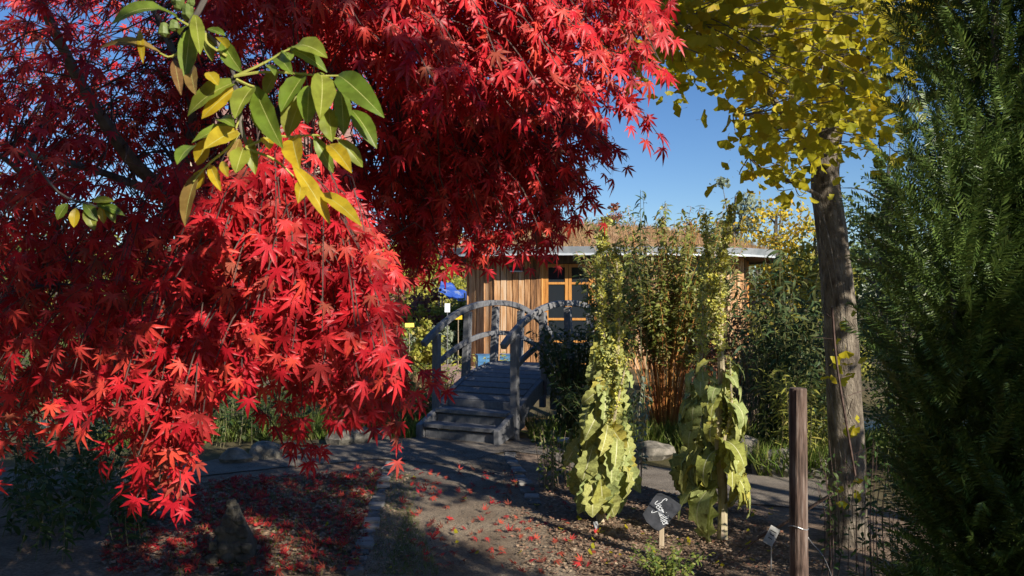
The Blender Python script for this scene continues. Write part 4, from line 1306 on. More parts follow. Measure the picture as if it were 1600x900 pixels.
grass('lawn_grass', [gp((640, 790), (600, 900), (690, 900), (660, 830)), gp((612, 740), (598, 780), (575, 900), (640, 900), (650, 780), (650, 745))], 5200, .035, 'grass', label='short sunlit grass creeping over the left side of the trodden path')
grass('bank_grass', [[(-2.6, 9.4), (-1.1, 9.5), (-1.1, 10.6), (-2.6, 10.6)], [(-4.5, 9.0), (-2.6, 9.4), (-2.6, 10.3), (-4.5, 10)], [(.2, 9.2), (1.8, 8.9), (2.2, 10.0), (.2, 10.3)]], 7000, .22, 'grass', label='rough grass along the bank on both sides of the bridge')
grass('tuft_grass', [[(1.2, 8.7), (3.9, 7.9), (4.2, 9.2), (1.3, 9.8)], [(2.2, 7.5), (2.9, 7.3), (3.1, 7.8), (2.3, 8.1)]], 5000, .26, 'grass', label='tufted grass growing over the boulders on the right')
grass('bed_grass', [gp((330, 760), (600, 740), (560, 900), (250, 900))], 2600, .06, 'groundcover', label='sparse grass and weeds in the leaf litter bed')
grass('straw_grass', [[(-2.6, 11.4), (-1.2, 11.0), (-1.0, 13.4), (-2.6, 13.6)]], 2500, .45, 'drygrass', label='dry straw coloured sedges left of the bridge')


# litter: soil bits nobody could count, and pebbles on the path
def litter(name, polys, n, s, mat, label):
    L = Leaves(FLAKE, [M[mat]])
    for i in range(n):
        x, y = sample_poly(rnd.choice(polys), 1)[0]
        a = rnd.uniform(0, 2 * PI)
        L.put((x, y, .018), (math.cos(a), math.sin(a), rnd.uniform(-.1, .3)), (rnd.uniform(-.5, .5), rnd.uniform(-.5, .5), 1), s * rnd.uniform(.4, 1.5))
    L.build(None, name, name, 0)
    tag(L.restobj, label, 'litter', None, 'stuff')


POLY_BEDL = gp((330, 752), (600, 735), (580, 800), (560, 900), (160, 900), (180, 800))
POLY_PATH = gp((615, 735), (800, 720), (840, 790), (900, 900), (560, 900), (590, 800))
POLY_BEDR = gp((840, 750), (900, 740), (1180, 800), (1300, 900), (900, 900), (850, 800))
litter('bark_litter', [POLY_BEDR], 9000, .022, 'straw', 'shredded brown litter strewn over the mullein bed')
litter('leaf_debris', [POLY_BEDL], 7000, .030, 'straw', 'brown shrivelled leaf debris in the bed under the maple')
litter('path_litter', [gp((600, 740), (640, 740), (650, 900), (560, 900)), gp((780, 720), (830, 770), (900, 900), (820, 900), (790, 800))], 2200, .02, 'straw', 'brown leaf crumbs gathered along both edges of the path')
litter('path_grit', [POLY_PATH, gp((330, 735), (600, 705), (820, 700), (820, 730), (600, 725))], 6500, .011, 'cairn', 'small pale grit scattered on the path')

# fallen leaves: single ones near the viewer, the rest as one drift
def fallen(shapes, mat, poly, n, size, label, cat, grp, name, clump=None, zoff=.02):
    L = Leaves(shapes, [M[mat]])
    for i in range(n):
        x, y = sample_poly(poly, 1)[0]
        a = rnd.uniform(0, 2 * PI)
        L.put((x, y, zoff + rnd.uniform(0, .015)), (math.cos(a), math.sin(a), rnd.uniform(-.1, .25)), (rnd.uniform(-.8, .8), rnd.uniform(-.9, .4), 1), size * rnd.uniform(.7, 1.2))
    obs = L.build(None, name, None, n)
    for o in obs: tag(o, label, cat, grp)


FL = [maple_shape(20 + i, d) for i, d in enumerate((.3, -.5, .6, -.8))]
fallen(FL, 'fallen', gp((625, 795), (840, 800), (900, 900), (640, 900)), 88, .048, 'red maple leaf lying on the sunlit part of the trodden path', 'fallen leaf', 'fallen red leaves on the sunlit path', 'fallen_leaf')
fallen(FL, 'fallen', gp((625, 735), (820, 735), (840, 795), (620, 795)), 72, .052, 'red maple leaf lying on the shaded part of the trodden path', 'fallen leaf', 'fallen red leaves on the shaded path', 'fallen_leaf')
fallen(FL, 'fallen', gp((850, 770), (960, 830), (1000, 900), (880, 900)), 18, .045, 'red maple leaf lying in the bed before the left mullein', 'fallen leaf', 'fallen red leaves before the left mullein', 'fallen_leaf')
fallen(FL, 'fallen', POLY_BEDL, 52, .058, 'red maple leaf lying in the litter bed left of the setts', 'fallen leaf', 'fallen red leaves left of the setts', 'fallen_leaf')
fallen(GINKGO, 'ginkgo', gp((850, 790), (1240, 800), (1280, 900), (860, 900)), 46, .03, 'yellow ginkgo leaf lying in the mullein bed', 'fallen leaf', 'fallen yellow leaves in the mullein bed', 'fallen_leaf')
fallen(GINKGO, 'ginkgo', gp((640, 740), (840, 760), (880, 900), (400, 900), (420, 770)), 22, .028, 'yellow leaf lying among red ones on and beside the path', 'fallen leaf', 'fallen yellow leaves on and beside the path', 'fallen_leaf')
L = Leaves(FL, [M['fallen']])
for i in range(1450):
    x, y = sample_poly(POLY_BEDL, 1)[0]; a = rnd.uniform(0, 2 * PI)
    L.put((x, y, .02 + rnd.uniform(0, .02)), (math.cos(a), math.sin(a), rnd.uniform(-.1, .3)), (rnd.uniform(-.6, .6), rnd.uniform(-.6, .4), 1), .047 * rnd.uniform(.6, 1.2))
L.build(None, 'leaf_drift', 'leaf_drift', 0)
tag(L.restobj, 'drift of small red leaves covering the bed under the maple', 'fallen leaves', None, 'stuff')

# ------------------------------------------------------------------ Japanese maple
mp = thing('japanese_maple', (-3.2, 4.4, 0), 'japanese maple with a huge crown of glowing red leaves filling the left and top', 'tree')
SAP = []


def limb(pts, r0, r1, name='branch', n=6):
    P = smooth(pts, n)
    b = MB(); b.tube(P, list(np.linspace(r0, r1, len(P))), 7, rough=.05)
    o = b.build(name, M['bark'], mp, shade=False)
    SAP.extend(P[2:])
    return P


T0 = np.array([-3.2, 4.4, 0])
fork = at(300, 420, 4.0)
limb([T0 - Zz * .05, T0 + (.1, -.05, .5), T0 + (.75, -.15, 1.15), fork - Zz * .25, fork], .085, .06, 'trunk')
limb([fork, at(270, 318, 3.6), at(215, 262, 3.3), at(165, 195, 3.1), at(120, 120, 3.0), at(60, 0, 2.8)], .035, .016)
limb([fork, at(280, 325, 3.5), at(200, 285, 3.3), at(120, 258, 3.2), at(20, 235, 3.2)], .022, .010)
limb([fork, at(380, 260, 3.6), at(480, 120, 3.4), at(560, 20, 3.2), at(640, -60, 3.0)], .04, .015)
limb([fork, at(450, 330, 3.7), at(560, 285, 3.6), at(680, 270, 3.5), at(800, 230, 3.3), at(900, 180, 3.1)], .035, .008)
limb([at(480, 120, 3.4), at(600, 90, 3.0), at(740, 60, 2.8), at(880, 70, 2.7), at(990, 130, 2.6)], .022, .006)
limb([at(450, 330, 3.7), at(600, 370, 3.7), at(700, 340, 3.6), at(820, 320, 3.5)], .016, .005)
limb([fork, at(330, 380, 3.2), at(400, 350, 2.6), at(480, 345, 2.4)], .025, .008)
limb([fork, at(300, 460, 3.0), at(280, 520, 2.6), at(240, 600, 2.3), at(230, 680, 2.2)], .022, .005)
limb([fork, at(380, 450, 3.2), at(470, 500, 2.8), at(560, 560, 2.6)], .018, .005)
limb([at(270, 318, 3.6), at(300, 180, 3.4), at(260, 60, 3.3), at(200, -60, 3.2)], .022, .01)
limb([at(560, 20, 3.2), at(760, -20, 3.0), at(980, -40, 2.8)], .014, .006)
limb([fork, at(160, 420, 3.4), at(20, 460, 2.8), at(-80, 520, 2.6)], .02, .008)
limb([fork, at(150, 480, 3.6), at(60, 300, 3.4), at(-60, 200, 3.2)], .02, .008)
SAPA = np.array(SAP)
ML = Leaves(MAPLE, [M['maple']])
TW = MB()


def spray(p, d, length, nleaf, size, face, twig=True, spread=.5):
    """a drooping twig ending near p with pairs of leaves"""
    d = norm(d)
    root = p - d * length
    P = smooth([root, root + d * length * .5 + Zz * .12 * length, p - Zz * .10 * length], 3)
    if twig:
        k = int(np.argmin(((SAPA - root) ** 2).sum(1)))
        q = SAPA[k]
        dist = np.linalg.norm(q - root)
        if dist < 1.3 and rnd.random() < (.8 if p[1] > 2.8 else .22):
            TW.tube(smooth([q, (q + root) / 2 + Zz * .06 + rng.normal(size=3) * .03, root], 3), [.005, .004, .003, .0025] if p[1] > 2.8 else [.0035, .0025, .002, .0015], 3, cap=False)
        TW.tube(P, [.0022 if p[1] > 2.8 else .0014] * (len(P) - 1) + [.0012], 3, cap=False)
    for i in range(nleaf):
        u = .15 + .85 * i / max(1, nleaf - 1)
        j = min(int(u * (len(P) - 1)), len(P) - 2)
        c = P[j] + (P[j + 1] - P[j]) * (u * (len(P) - 1) - j)
        sd = 1 if i % 2 else -1
        lat = norm(np.cross(d, face)) * sd
        dd = d * rnd.uniform(.3, 1) + lat * rnd.uniform(.1, .85) * (1.05 - u * .7) - Zz * rnd.uniform(.25, .9)
        nn = np.asarray(face) + rng.normal(size=3) * .42
        s = size * .88 * rnd.uniform(.6, 1.2)
        ML.put(c + norm(dd) * s * .4 + rng.normal(size=3) * .012, dd, nn, s)


def mass(poly, n, Y0, Y1, ctr, size, face, nleaf=(5, 9), length=(.12, .28), dcam=-.25, down=.35, edge=None):
    for (x, y) in sample_poly(poly, n):
        Y = rnd.uniform(Y0, Y1)
        p = at(x, y, Y)
        out = np.array([(x - ctr[0]), 0, -(y - ctr[1])], float); out = norm(out)
        d = out + np.array([0, dcam, -down]) + rng.normal(size=3) * .22
        spray(p, d, rnd.uniform(*length), rnd.randint(*nleaf), size, face)


FACE = norm([.30, -.75, .6])
# upper bright mass reaching right
A_ = [(330, -70), (1050, -70), (1045, 20), (1035, 80), (1035, 110), (960, 90), (985, 150), (950, 165), (880, 150), (800, 170), (700, 175), (640, 170), (600, 130), (520, 70), (400, 40), (330, 10)]
mass(A_, 390, 2.1, 2.75, (380, -80), .056, FACE)
for (x, y, dx, dy) in ((1035, 208, 1, -.9), (1010, 180, 1, -.8), (985, 165, 1, -.7), (1035, 95, 1, -.6), (1040, 20, 1, -.3), (1045, 50, 1, -.5), (1000, 110, 1, -.6), (950, 150, 1, -.5), (915, 150, 1, -.6), (980, 60, 1, -.4), (660, 190, -.6, -1), (640, 175, -.8, -.8), (720, 170, .2, -1), (645, 215, -.2, -1), (615, 222, .7, -.9)):
    spray(at(x, y, 2.45), (dx, -.3, dy), .22, 8, .058, FACE)
# the darker mass below it
B_ = [(590, 175), (700, 165), (900, 150), (960, 200), (965, 235), (920, 240), (925, 300), (895, 330), (880, 365), (850, 392), (745, 395), (700, 385), (690, 350), (600, 300)]
mass(B_, 370, 2.9, 4.0, (560, 120), .058, norm([.2, -.7, .5]), (6, 10), (.15, .3), -.15, .5)
for (x, y, dx, dy) in ((980, 242, 1, -.5), (955, 262, 1, -.6), (930, 300, 1, -.6), (935, 318, 1, -.7), (915, 350, .8, -.8), (870, 395, .4, -1), (840, 400, .1, -1), (800, 385, 0, -1), (765, 392, -.2, -1), (735, 402, -.3, -1), (690, 405, -.4, -1), (650, 420, -.3, -1), (720, 380, -.4, -1)):
    spray(at(x, y, 3.1), (dx, -.2, dy), .25, 8, .058, norm([.2, -.7, .5]))
# hanging dark curtain centre
C2 = [(500, 250), (600, 280), (700, 330), (720, 405), (660, 430), (630, 410), (625, 380), (520, 340)]
mass(C2, 60, 3.0, 3.9, (520, 200), .058, norm([.2, -.7, .4]), (6, 10), (.15, .3), -.15, .7)
# lower left bright mass
C_ = [(330, 325), (390, 312), (500, 330), (590, 365), (620, 420), (600, 470), (625, 520), (640, 560), (600, 600), (540, 560), (440, 570), (330, 620), (310, 680), (275, 725), (215, 710), (200, 640), (150, 620), (200, 560), (250, 460), (290, 390)]
mass(C_, 450, 1.75, 2.45, (430, 260), .054, FACE, (5, 9), (.12, .26), -.3, .5)
C3 = [(470, 540), (600, 540), (655, 560), (640, 620), (600, 660), (520, 640), (430, 620)]
mass(C3, 60, 2.3, 3.0, (400, 400), .058, FACE, (5, 9), (.14, .26), -.2, .6)
for (x, y, dx, dy, Y) in ((690, 588, 1, -.3, 2.5), (668, 575, 1, -.2, 2.5), (628, 690, .1, -1, 2.5), (620, 655, .3, -1, 2.5), (600, 640, .3, -1, 2.5), (575, 625, .1, -1, 2.5), (470, 655, 0, -1, 2.3), (480, 712, .5, -.6, 2.9), (450, 695, .6, -.5, 2.9), (500, 700, .7, -.5, 3.0), (620, 410, 1, -.5, 2.1), (600, 390, 1, -.6, 2.1),
                         (285, 765, .2, -1, 1.95), (290, 745, .4, -1, 2.0), (215, 765, -.3, -1, 2.0), (250, 740, -.1, -1, 2.0), (170, 690, -.8, -.5, 2.0), (190, 720, -.6, -.8, 2.0), (140, 635, -1, -.4, 1.9), (130, 610, -1, -.3, 1.9), (160, 585, -1, -.3, 1.9), (235, 760, -.2, -1, 2.1), (555, 600, .3, -1, 2.3), (300, 700, .3, -1, 2.0)):
    spray(at(x, y, Y), (dx, -.3, dy), .22, 9, .058, FACE)
# deep layers of the crown behind
D_ = [(-80, -80), (620, -80), (640, 200), (600, 260), (560, 330), (330, 330), (280, 300), (100, 330), (-80, 360)]
mass(D_, 480, 3.2, 4.8, (300, 150), .052, norm([.2, -.6, .5]), (6, 10), (.2, .4), -.1, .4)
mass([(250, -70), (620, -70), (620, 100), (560, 180), (420, 90), (260, 60)], 60, 2.4, 3.1, (380, -80), .06, FACE)
E_ = [(-80, 330), (330, 340), (300, 460), (200, 560), (160, 640), (-80, 700)]
mass(E_, 200, 2.3, 3.8, (300, 300), .06, norm([.2, -.7, .5]), (6, 9), (.15, .35), -.15, .5)
mass([(-80, -80), (130, -80), (120, 600), (150, 760), (-80, 800)], 60, 2.2, 3.2, (250, 200), .06, FACE)
mass([(330, 380), (600, 400), (640, 560), (560, 600), (350, 560)], 70, 2.9, 3.9, (400, 300), .058, norm([.2, -.7, .5]), (6, 9), (.15, .3), -.15, .5)
# fine bare twigs inside the crown
for i in range(170):
    x, y = sample_poly([(-60, 60), (620, 60), (700, 330), (560, 450), (-60, 520)], 1)[0]
    q = at(x, y, rnd.uniform(3.3, 4.6))
    d = norm(rng.normal(size=3) * (1, .6, .7)) * rnd.uniform(.25, .6)
    TW.tube(smooth([q, q + d * .5 + rng.normal(size=3) * .04, q + d], 3), [.005, .004, .004, .003, .003, .002, .0015][:4], 3, cap=False)
o = TW.build('twigs', M['twig'], mp); o['kind'] = 'stuff'
ML.build(mp, 'leaf', 'foliage', 300)

# ------------------------------------------------------------------ walnut branch hanging in from the upper left
wb = thing('walnut_branch', tuple(at(300, 0, 1.4)), 'hanging walnut branch with green and yellow drooping leaflets in front of the red maple', 'branch')
def cq(x, y, Y=1.38): return at(123 + x / 3.0, y / 3.0, Y)
twg = [[(700, -300), (640, -120), (560, 40), (520, 120), (600, 160), (690, 260), (725, 355)], [(725, 355), (745, 480), (760, 600), (790, 690)]]
for q in twg:
    P = smooth([cq(x, y) for x, y in q], 5)
    MB().tube(P, list(np.linspace(.006, .003, len(P))), 7).build('twig', M['bark'], wb)
for q in ([(725, 355), (860, 335), (1000, 340), (1130, 352), (1215, 352)], [(730, 355), (870, 290), (950, 242), (1000, 222)], [(750, 620), (700, 690), (610, 765), (535, 850)],
          [(780, 690), (900, 640), (1000, 640), (1110, 632), (1220, 650)], [(785, 695), (920, 750), (1010, 830)], [(520, 120), (455, 82)], [(520, 200), (430, 262), (375, 245)], [(735, 370), (790, 395), (825, 405)], [(745, 560), (735, 600)], [(690, 260), (600, 200), (590, 150)]):
    P = smooth([cq(x, y, 1.37) for x, y in q], 4)
    MB().tube(P, list(np.linspace(.0026, .0014, len(P))), 5).build('leaf_stalk', M['rachis'], wb)
WL = [(455, 80, 140, 105, 46, 'g', .8), (375, 240, 85, 225, 30, 'b', .6), (372, 242, 150, 190, 30, 'b', .3), (280, 130, 290, 295, 14, 'y', .1), (520, 125, 485, 365, 38, 'g', .2),
      (540, 60, 562, 252, 28, 'g', .1), (600, 130, 680, 165, 20, 'g', .2), (590, 150, 620, 285, 22, 'g', .2), (665, 185, 770, 335, 36, 'g', .5), (445, 275, 465, 445, 22, 'b', .2), (525, 305, 548, 440, 30, 'b', .2), (600, 335, 645, 400, 26, 'y', .2),
      (1005, 215, 1168, 265, 46, 'g', .6), (975, 222, 1160, 338, 34, 'g', .5), (1212, 350, 1425, 555, 50, 'g', .7), (1062, 335, 955, 525, 48, 'g', .2), (1135, 338, 1140, 560, 50, 'g', .2),
      (745, 378, 508, 548, 52, 'g', .5), (748, 400, 575, 558, 34, 'y', .4), (822, 398, 722, 556, 46, 'g', .3), (820, 402, 968, 685, 48, 'g', .35), (830, 450, 885, 635, 36, 'g', .3), (935, 320, 870, 450, 34, 'g', .3),
      (930, 265, 1005, 345, 30, 'g', .4), (1075, 400, 1070, 580, 44, 'g', .2), (1050, 440, 985, 645, 52, 'g', .3), (1225, 395, 1240, 635, 36, 'g', .2), (1170, 505, 1190, 662, 42, 'g', .2), (1280, 515, 1402, 692, 38, 'g', .5),
      (735, 588, 525, 665, 32, 'g', .3), (738, 608, 595, 705, 42, 'y', .3), (605, 645, 555, 775, 34, 'y', .2), (545, 680, 462, 770, 34, 'g', .3), (752, 650, 715, 765, 30, 'b', .2), (672, 755, 690, 832, 18, 'y', .1),
      (612, 772, 672, 892, 22, 'y', .2), (798, 640, 825, 818, 26, 'g', .2), (770, 690, 735, 810, 40, 'g', .2), (880, 645, 900, 700, 30, 'y', .2), (1000, 640, 1050, 785, 46, 'y', .3), (1100, 635, 1192, 812, 28, 'g', .3), (1165, 675, 1292, 805, 34, 'y', .3),
      (1215, 650, 1328, 785, 30, 'g', .5), (1000, 770, 1190, 1050, 34, 'y', .3), (1120, 905, 1325, 1060, 34, 'y', .4), (560, 800, 490, 1060, 34, 'b', .3), (580, 790, 550, 890, 26, 'y', .2), (1040, 860, 1020, 950, 26, 'y', .2), (655, 560, 735, 590, 28, 'g', .3),
      (470, 160, 500, 120, 18, 'g', .2), (960, 240, 985, 280, 24, 'g', .2), (870, 300, 905, 350, 22, 'g', .2), (700, 230, 650, 170, 20, 'y', .2)]
wmats = {'g': 'walnut_g', 'y': 'walnut_y', 'b': 'walnut_b'}
for i, (x0_, y0_, x1_, y1_, hw, c, dr) in enumerate(WL):
    Yv = 1.37 + rnd.uniform(-.07, .05)
    a = cq(x0_, y0_, 1.38); e = cq(x1_, y1_, Yv - .02)
    v = e - a; ln = np.linalg.norm(v)
    wid = hw / 3.0 / F * 1.38 / ln * 1.15
    Vs, Ts, mi = blade_shape(wid, 9, dr, .28 + rnd.uniform(0, .25), .07, i, .03, .5, side=rnd.uniform(-.05, .05))
    ch = Vs[-3] - Vs[0]; sc_ = 1.0 / np.linalg.norm(Vs[-3])
    # turn the chord of the bent leaf onto +Y so that it really ends at its tip
    al = math.atan2(Vs[-3][2], Vs[-3][1])
    ca, sa = math.cos(-al), math.sin(-al)
    Vr = Vs.copy(); Vr[:, 1] = Vs[:, 1] * ca - Vs[:, 2] * sa; Vr[:, 2] = Vs[:, 1] * sa + Vs[:, 2] * ca
    Vr *= sc_
    up = np.array([rnd.uniform(-.35, .6), -1.0, rnd.uniform(.1, .7)])
    if abs(v[0]) > abs(v[2]) * 1.2: up = np.array([rnd.uniform(-.2, .3), -1.0, .9])
    Rm = frame(v, up) * ln
    W = Vr @ Rm.T + a
    me = np_mesh('leaflet', W, Ts, [M[wmats[c]], M['rib']], mi, True)
    o = bpy.data.objects.new('leaflet' if c == 'g' else ('yellow_leaflet' if c == 'y' else 'withered_leaflet'), me)
    COL.objects.link(o); adopt(o, wb)
for (x, y, r_) in ((502, 52, 34), (455, 8, 32), (447, 118, 26), (395, 140, 30), (520, 0, 22)):
    rock(cq(x, y, 1.42), (r_ / 3 / F * 1.42,) * 3, None, mat=M['nut'], name='walnut', parent=wb, seed=x)
# a sprig of the same green leaves low at the left edge
wb2 = thing('leafy_sprig', tuple(at(100, 330, 1.9)), 'small sprig of yellow green leaves at the left edge below the bare maple branch', 'branch')
P = smooth([at(40, 230, 1.9), at(90, 300, 1.9), at(150, 322, 1.9), at(185, 330, 1.9)], 4)
MB().tube(P, .003, 5).build('twig', M['bark'], wb2)
for (x0_, y0_, x1_, y1_, hw, c) in ((130, 316, 150, 338, 9, 'g'), (150, 318, 190, 326, 8, 'g'), (118, 325, 112, 352, 8, 'y'), (132, 326, 146, 354, 9, 'g'), (105, 318, 84, 340, 9, 'g'), (142, 314, 170, 306, 7, 'g'), (165, 322, 178, 342, 7, 'g'), (158, 320, 160, 345, 7, 'y')):
    a = at(x0_, y0_, 1.9); e = at(x1_, y1_, 1.88); v = e - a; ln = np.linalg.norm(v)
    Vs, Ts, mi = blade_shape(hw / F * 1.9 / ln, 7, .4, .3, .08, x0_, .03, .5)
    me = np_mesh('leaflet', (Vs @ (frame(v, (.3, -1, .6)) * ln).T) + a, Ts, [M[wmats[c]], M['rib']], mi, True)
    o = bpy.data.objects.new('leaflet', me); COL.objects.link(o); adopt(o, wb2)

# ------------------------------------------------------------------ ginkgo
GB = np.array([at(1322, 800, 5.5)[0], 5.5, 0])
gk = thing('ginkgo_tree', tuple(GB), 'ginkgo tree with ridged grey brown trunk and fan shaped yellow leaves on the right', 'tree')
tr = smooth([GB - Zz * .1, at(1322, 720, 5.5), at(1318, 600, 5.5), at(1311, 480, 5.5), at(1299, 360, 5.5), at(1290, 280, 5.5), at(1298, 200, 5.5), at(1310, 60, 5.5), at(1320, -120, 5.5), at(1320, -330, 5.5)], 5)
rad = np.interp(np.arange(len(tr)), [0, 4, 10, 20, 28, 34, len(tr)], [.135, .115, .108, .098, .085, .07, .03])
b = MB(); b.tube(tr, list(rad), 18, rough=.04)
b.build('trunk', M['gbark'], gk, shade=True)
GS = []
def glimb(pts, r0, r1):
    P = smooth(pts, 5); MB().tube(P, list(np.linspace(r0, r1, len(P))), 7, rough=.05).build('branch', M['gbark'], gk)
    GS.extend(P)
glimb([at(1288, 290, 5.5), at(1265, 235, 5.3), at(1235, 190, 5.0), at(1180, 120, 4.6), at(1110, 60, 4.2), at(1020, 10, 3.9)], .035, .008)
glimb([at(1300, 190, 5.5), at(1335, 150, 5.3), at(1360, 90, 5.1), at(1380, 20, 5.0)], .035, .01)
glimb([at(1290, 310, 5.5), at(1240, 285, 5.1), at(1200, 270, 4.8), at(1165, 235, 4.5), at(1150, 180, 4.4)], .014, .004)
glimb([at(1305, 120, 5.5), at(1250, 60, 5.0), at(1180, 0, 4.5), at(1130, -80, 4.2)], .025, .006)
glimb([at(1308, 80, 5.5), at(1330, 20, 5.2), at(1380, -60, 5.0)], .025, .006)
glimb([at(1316, 0, 5.5), at(1240, -80, 6.0), at(1100, -160, 6.5)], .025, .006)
glimb([at(1300, 200, 5.5), (2.9, 4.6, 2.9), (3.3, 3.8, 3.1), (3.6, 3.2, 3.2)], .03, .008)
glimb([at(1318, -60, 5.5), (2.6, 5.0, 4.0), (3.2, 4.4, 4.3), (4.0, 3.8, 4.5)], .03, .008)
glimb([at(1318, -100, 5.5), (1.6, 5.6, 4.2), (.9, 5.8, 4.5)], .02, .008)
GSA = np.array(GS)
GL_ = Leaves(GINKGO, [M['ginkgo']])
GT = MB()
def gcluster(p, n, size, sp=.09):
    if in_gap(p, 1.1): return
    k = int(np.argmin(((GSA - p) ** 2).sum(1)))
    GT.tube(smooth([GSA[k], (GSA[k] + p) / 2 + rng.normal(size=3) * .04, p], 3), [.005, .004, .003, .002], 3, cap=False)
    for i in range(n):
        q = p + rng.normal(size=3) * sp
        d = rng.normal(size=3) * .7; d[2] -= .55
        GL_.put(q, d, (rnd.gauss(0, .45), -1.0 + rnd.gauss(0, .3), .35 + rnd.gauss(0, .35)), size * rnd.uniform(.7, 1.2))
G1 = [(960, -60), (1480, -60), (1480, 60), (1420, 100), (1400, 230), (1330, 240), (1330, 180), (1290, 210), (1270, 300), (1200, 270), (1165, 280), (1150, 230), (1140, 200), (1150, 150), (1135, 110), (1060, 120), (1020, 115), (985, 105), (950, 60)]
for (x, y) in sample_poly(G1, 270): gcluster(at(x, y, rnd.uniform(3.3, 6.3)), rnd.randint(6, 10), .052)
for (x, y) in sample_poly([(1020, -60), (1400, -60), (1380, 120), (1250, 160), (1130, 100), (1020, 80)], 70): gcluster(at(x, y, rnd.uniform(4.0, 6.5)), 9, .050)
for (x, y) in sample_poly([(985, -40), (1150, -40), (1150, 90), (1060, 112), (1010, 100)], 34): gcluster(at(x, y, rnd.uniform(3.5, 4.6)), 9, .052)
for (x, y, Y) in ((1312, 235, 5.2), (1340, 215, 5.1), (1355, 205, 5.0), (1335, 190, 5.0), (1215, 250, 4.5), (1180, 262, 4.5), (1240, 295, 4.8), (1310, 510, 5.2), (1318, 565, 5.2), (1325, 580, 5.1), (1328, 655, 5.2), (1322, 770, 5.1)):
    gcluster(at(x, y, Y), 5 if y > 300 else 9, .048, .05)
# upper crown above the picture, and boughs reaching out to the right: they shade the path and bridge
for i in range(120):
    v = norm(rng.normal(size=3)); q = rnd.random() ** .4
    c = np.array([2.0, 5.8, 4.9]) + v * np.array([1.9, 1.9, 1.35]) * q
    if c[2] > 1.6 + 470 / F * c[1] or c[0] > c[1] * .62: gcluster(c, 9, .042, .12)
for i in range(90):
    v = norm(rng.normal(size=3)); q = rnd.random() ** .5
    gcluster(np.array([3.5, 3.6, 3.3]) + v * np.array([.8, .8, .75]) * q, 9, .042, .12)
o = GT.build('twigs', M['gbark'], gk); o['kind'] = 'stuff'
GL_.build(gk, 'leaf', 'foliage', 300)

# ------------------------------------------------------------------ yew
def sprig_shape(seed):
    r = random.Random(seed)
    V = [(-.008, 0, 0), (.008, 0, 0), (0, 1, .02)]; T = [(0, 1, 2)]
    n = 18
    for i in range(n):
        y = .06 + .92 * i / n
        for sd in (-1, 1):
            a = math.radians(r.uniform(38, 68)) * (1 - .45 * (i / n) ** 3)
            L_ = .185 * (1 - .35 * (i / n) ** 2) * r.uniform(.85, 1.1)
            dx, dy = sd * math.sin(a) * L_, math.cos(a) * L_
            z1 = r.uniform(.02, .12)
            k = len(V)
            wv = .024
            V += [(0, y, 0), (dx * .5 + dy * wv / L_ * .8, y + dy * .5 - abs(dx) * wv / L_ * .8, z1 * .6), (dx, y + dy, z1), (dx * .5 - dy * wv / L_ * .8, y + dy * .5 + abs(dx) * wv / L_ * .8, z1 * .6)]
            T += [(k, k + 1, k + 2), (k, k + 2, k + 3)]
    return np.array(V), np.array(T), None


SPR = [sprig_shape(i) for i in range(3)]
yw = thing('yew_tree', (1.55, 2.35, 0), 'dark green yew with upright needle covered shoots filling the right side', 'tree')
YL = Leaves(SPR, [M['yew']])
YB = MB()
lobes = [((1.36, 2.35, 2.75), (.22, .24, 1.0)), ((1.13, 2.15, 1.62), (.15, .2, .42)), ((1.42, 2.2, 1.2), (.28, .3, 1.0)), ((1.62, 2.5, 2.6), (.28, .4, 1.1)), ((1.26, 2.3, .55), (.18, .22, .75)), ((1.72, 2.3, 1.2), (.32, .4, 1.2)), ((1.16, 2.25, .28), (.20, .2, .5)), ((1.22, 2.2, 1.05), (.15, .18, .5)), ((1.52, 2.35, 3.6), (.28, .35, .8))]
for (c, r) in lobes:
    c = np.array(c); r = np.array(r)
    YB.tube(smooth([(1.42, 2.42, .0), (c[0] * .4 + .85, 2.42, c[2] * .5), c], 4), [.035, .03, .02, .012, .006], 6)
    area = r[0] * r[2] * 9
    for i in range(int(area * 900)):
        v = norm(rng.normal(size=3)); q = rnd.uniform(.6, 1.05) if rnd.random() < .8 else rnd.random()
        lump = 1 + .16 * math.sin(9 * v[2] + 3 * v[0] + c[0] * 7) + .1 * math.sin(23 * v[2] + 11 * v[0])
        p = c + v * r * q * lump
        if p[2] < .02: continue
        d = np.array([v[0] * .9, v[1] * .9 - .1, .8]) + rng.normal(size=3) * .24
        up = np.array([v[0], v[1] - .6, .2]) + rng.normal(size=3) * .4
        YL.put(p, d, up, rnd.uniform(.11, .175))
YB.build('trunk', M['bark'], yw)
YL.build(yw, 'sprig', 'foliage', 300)


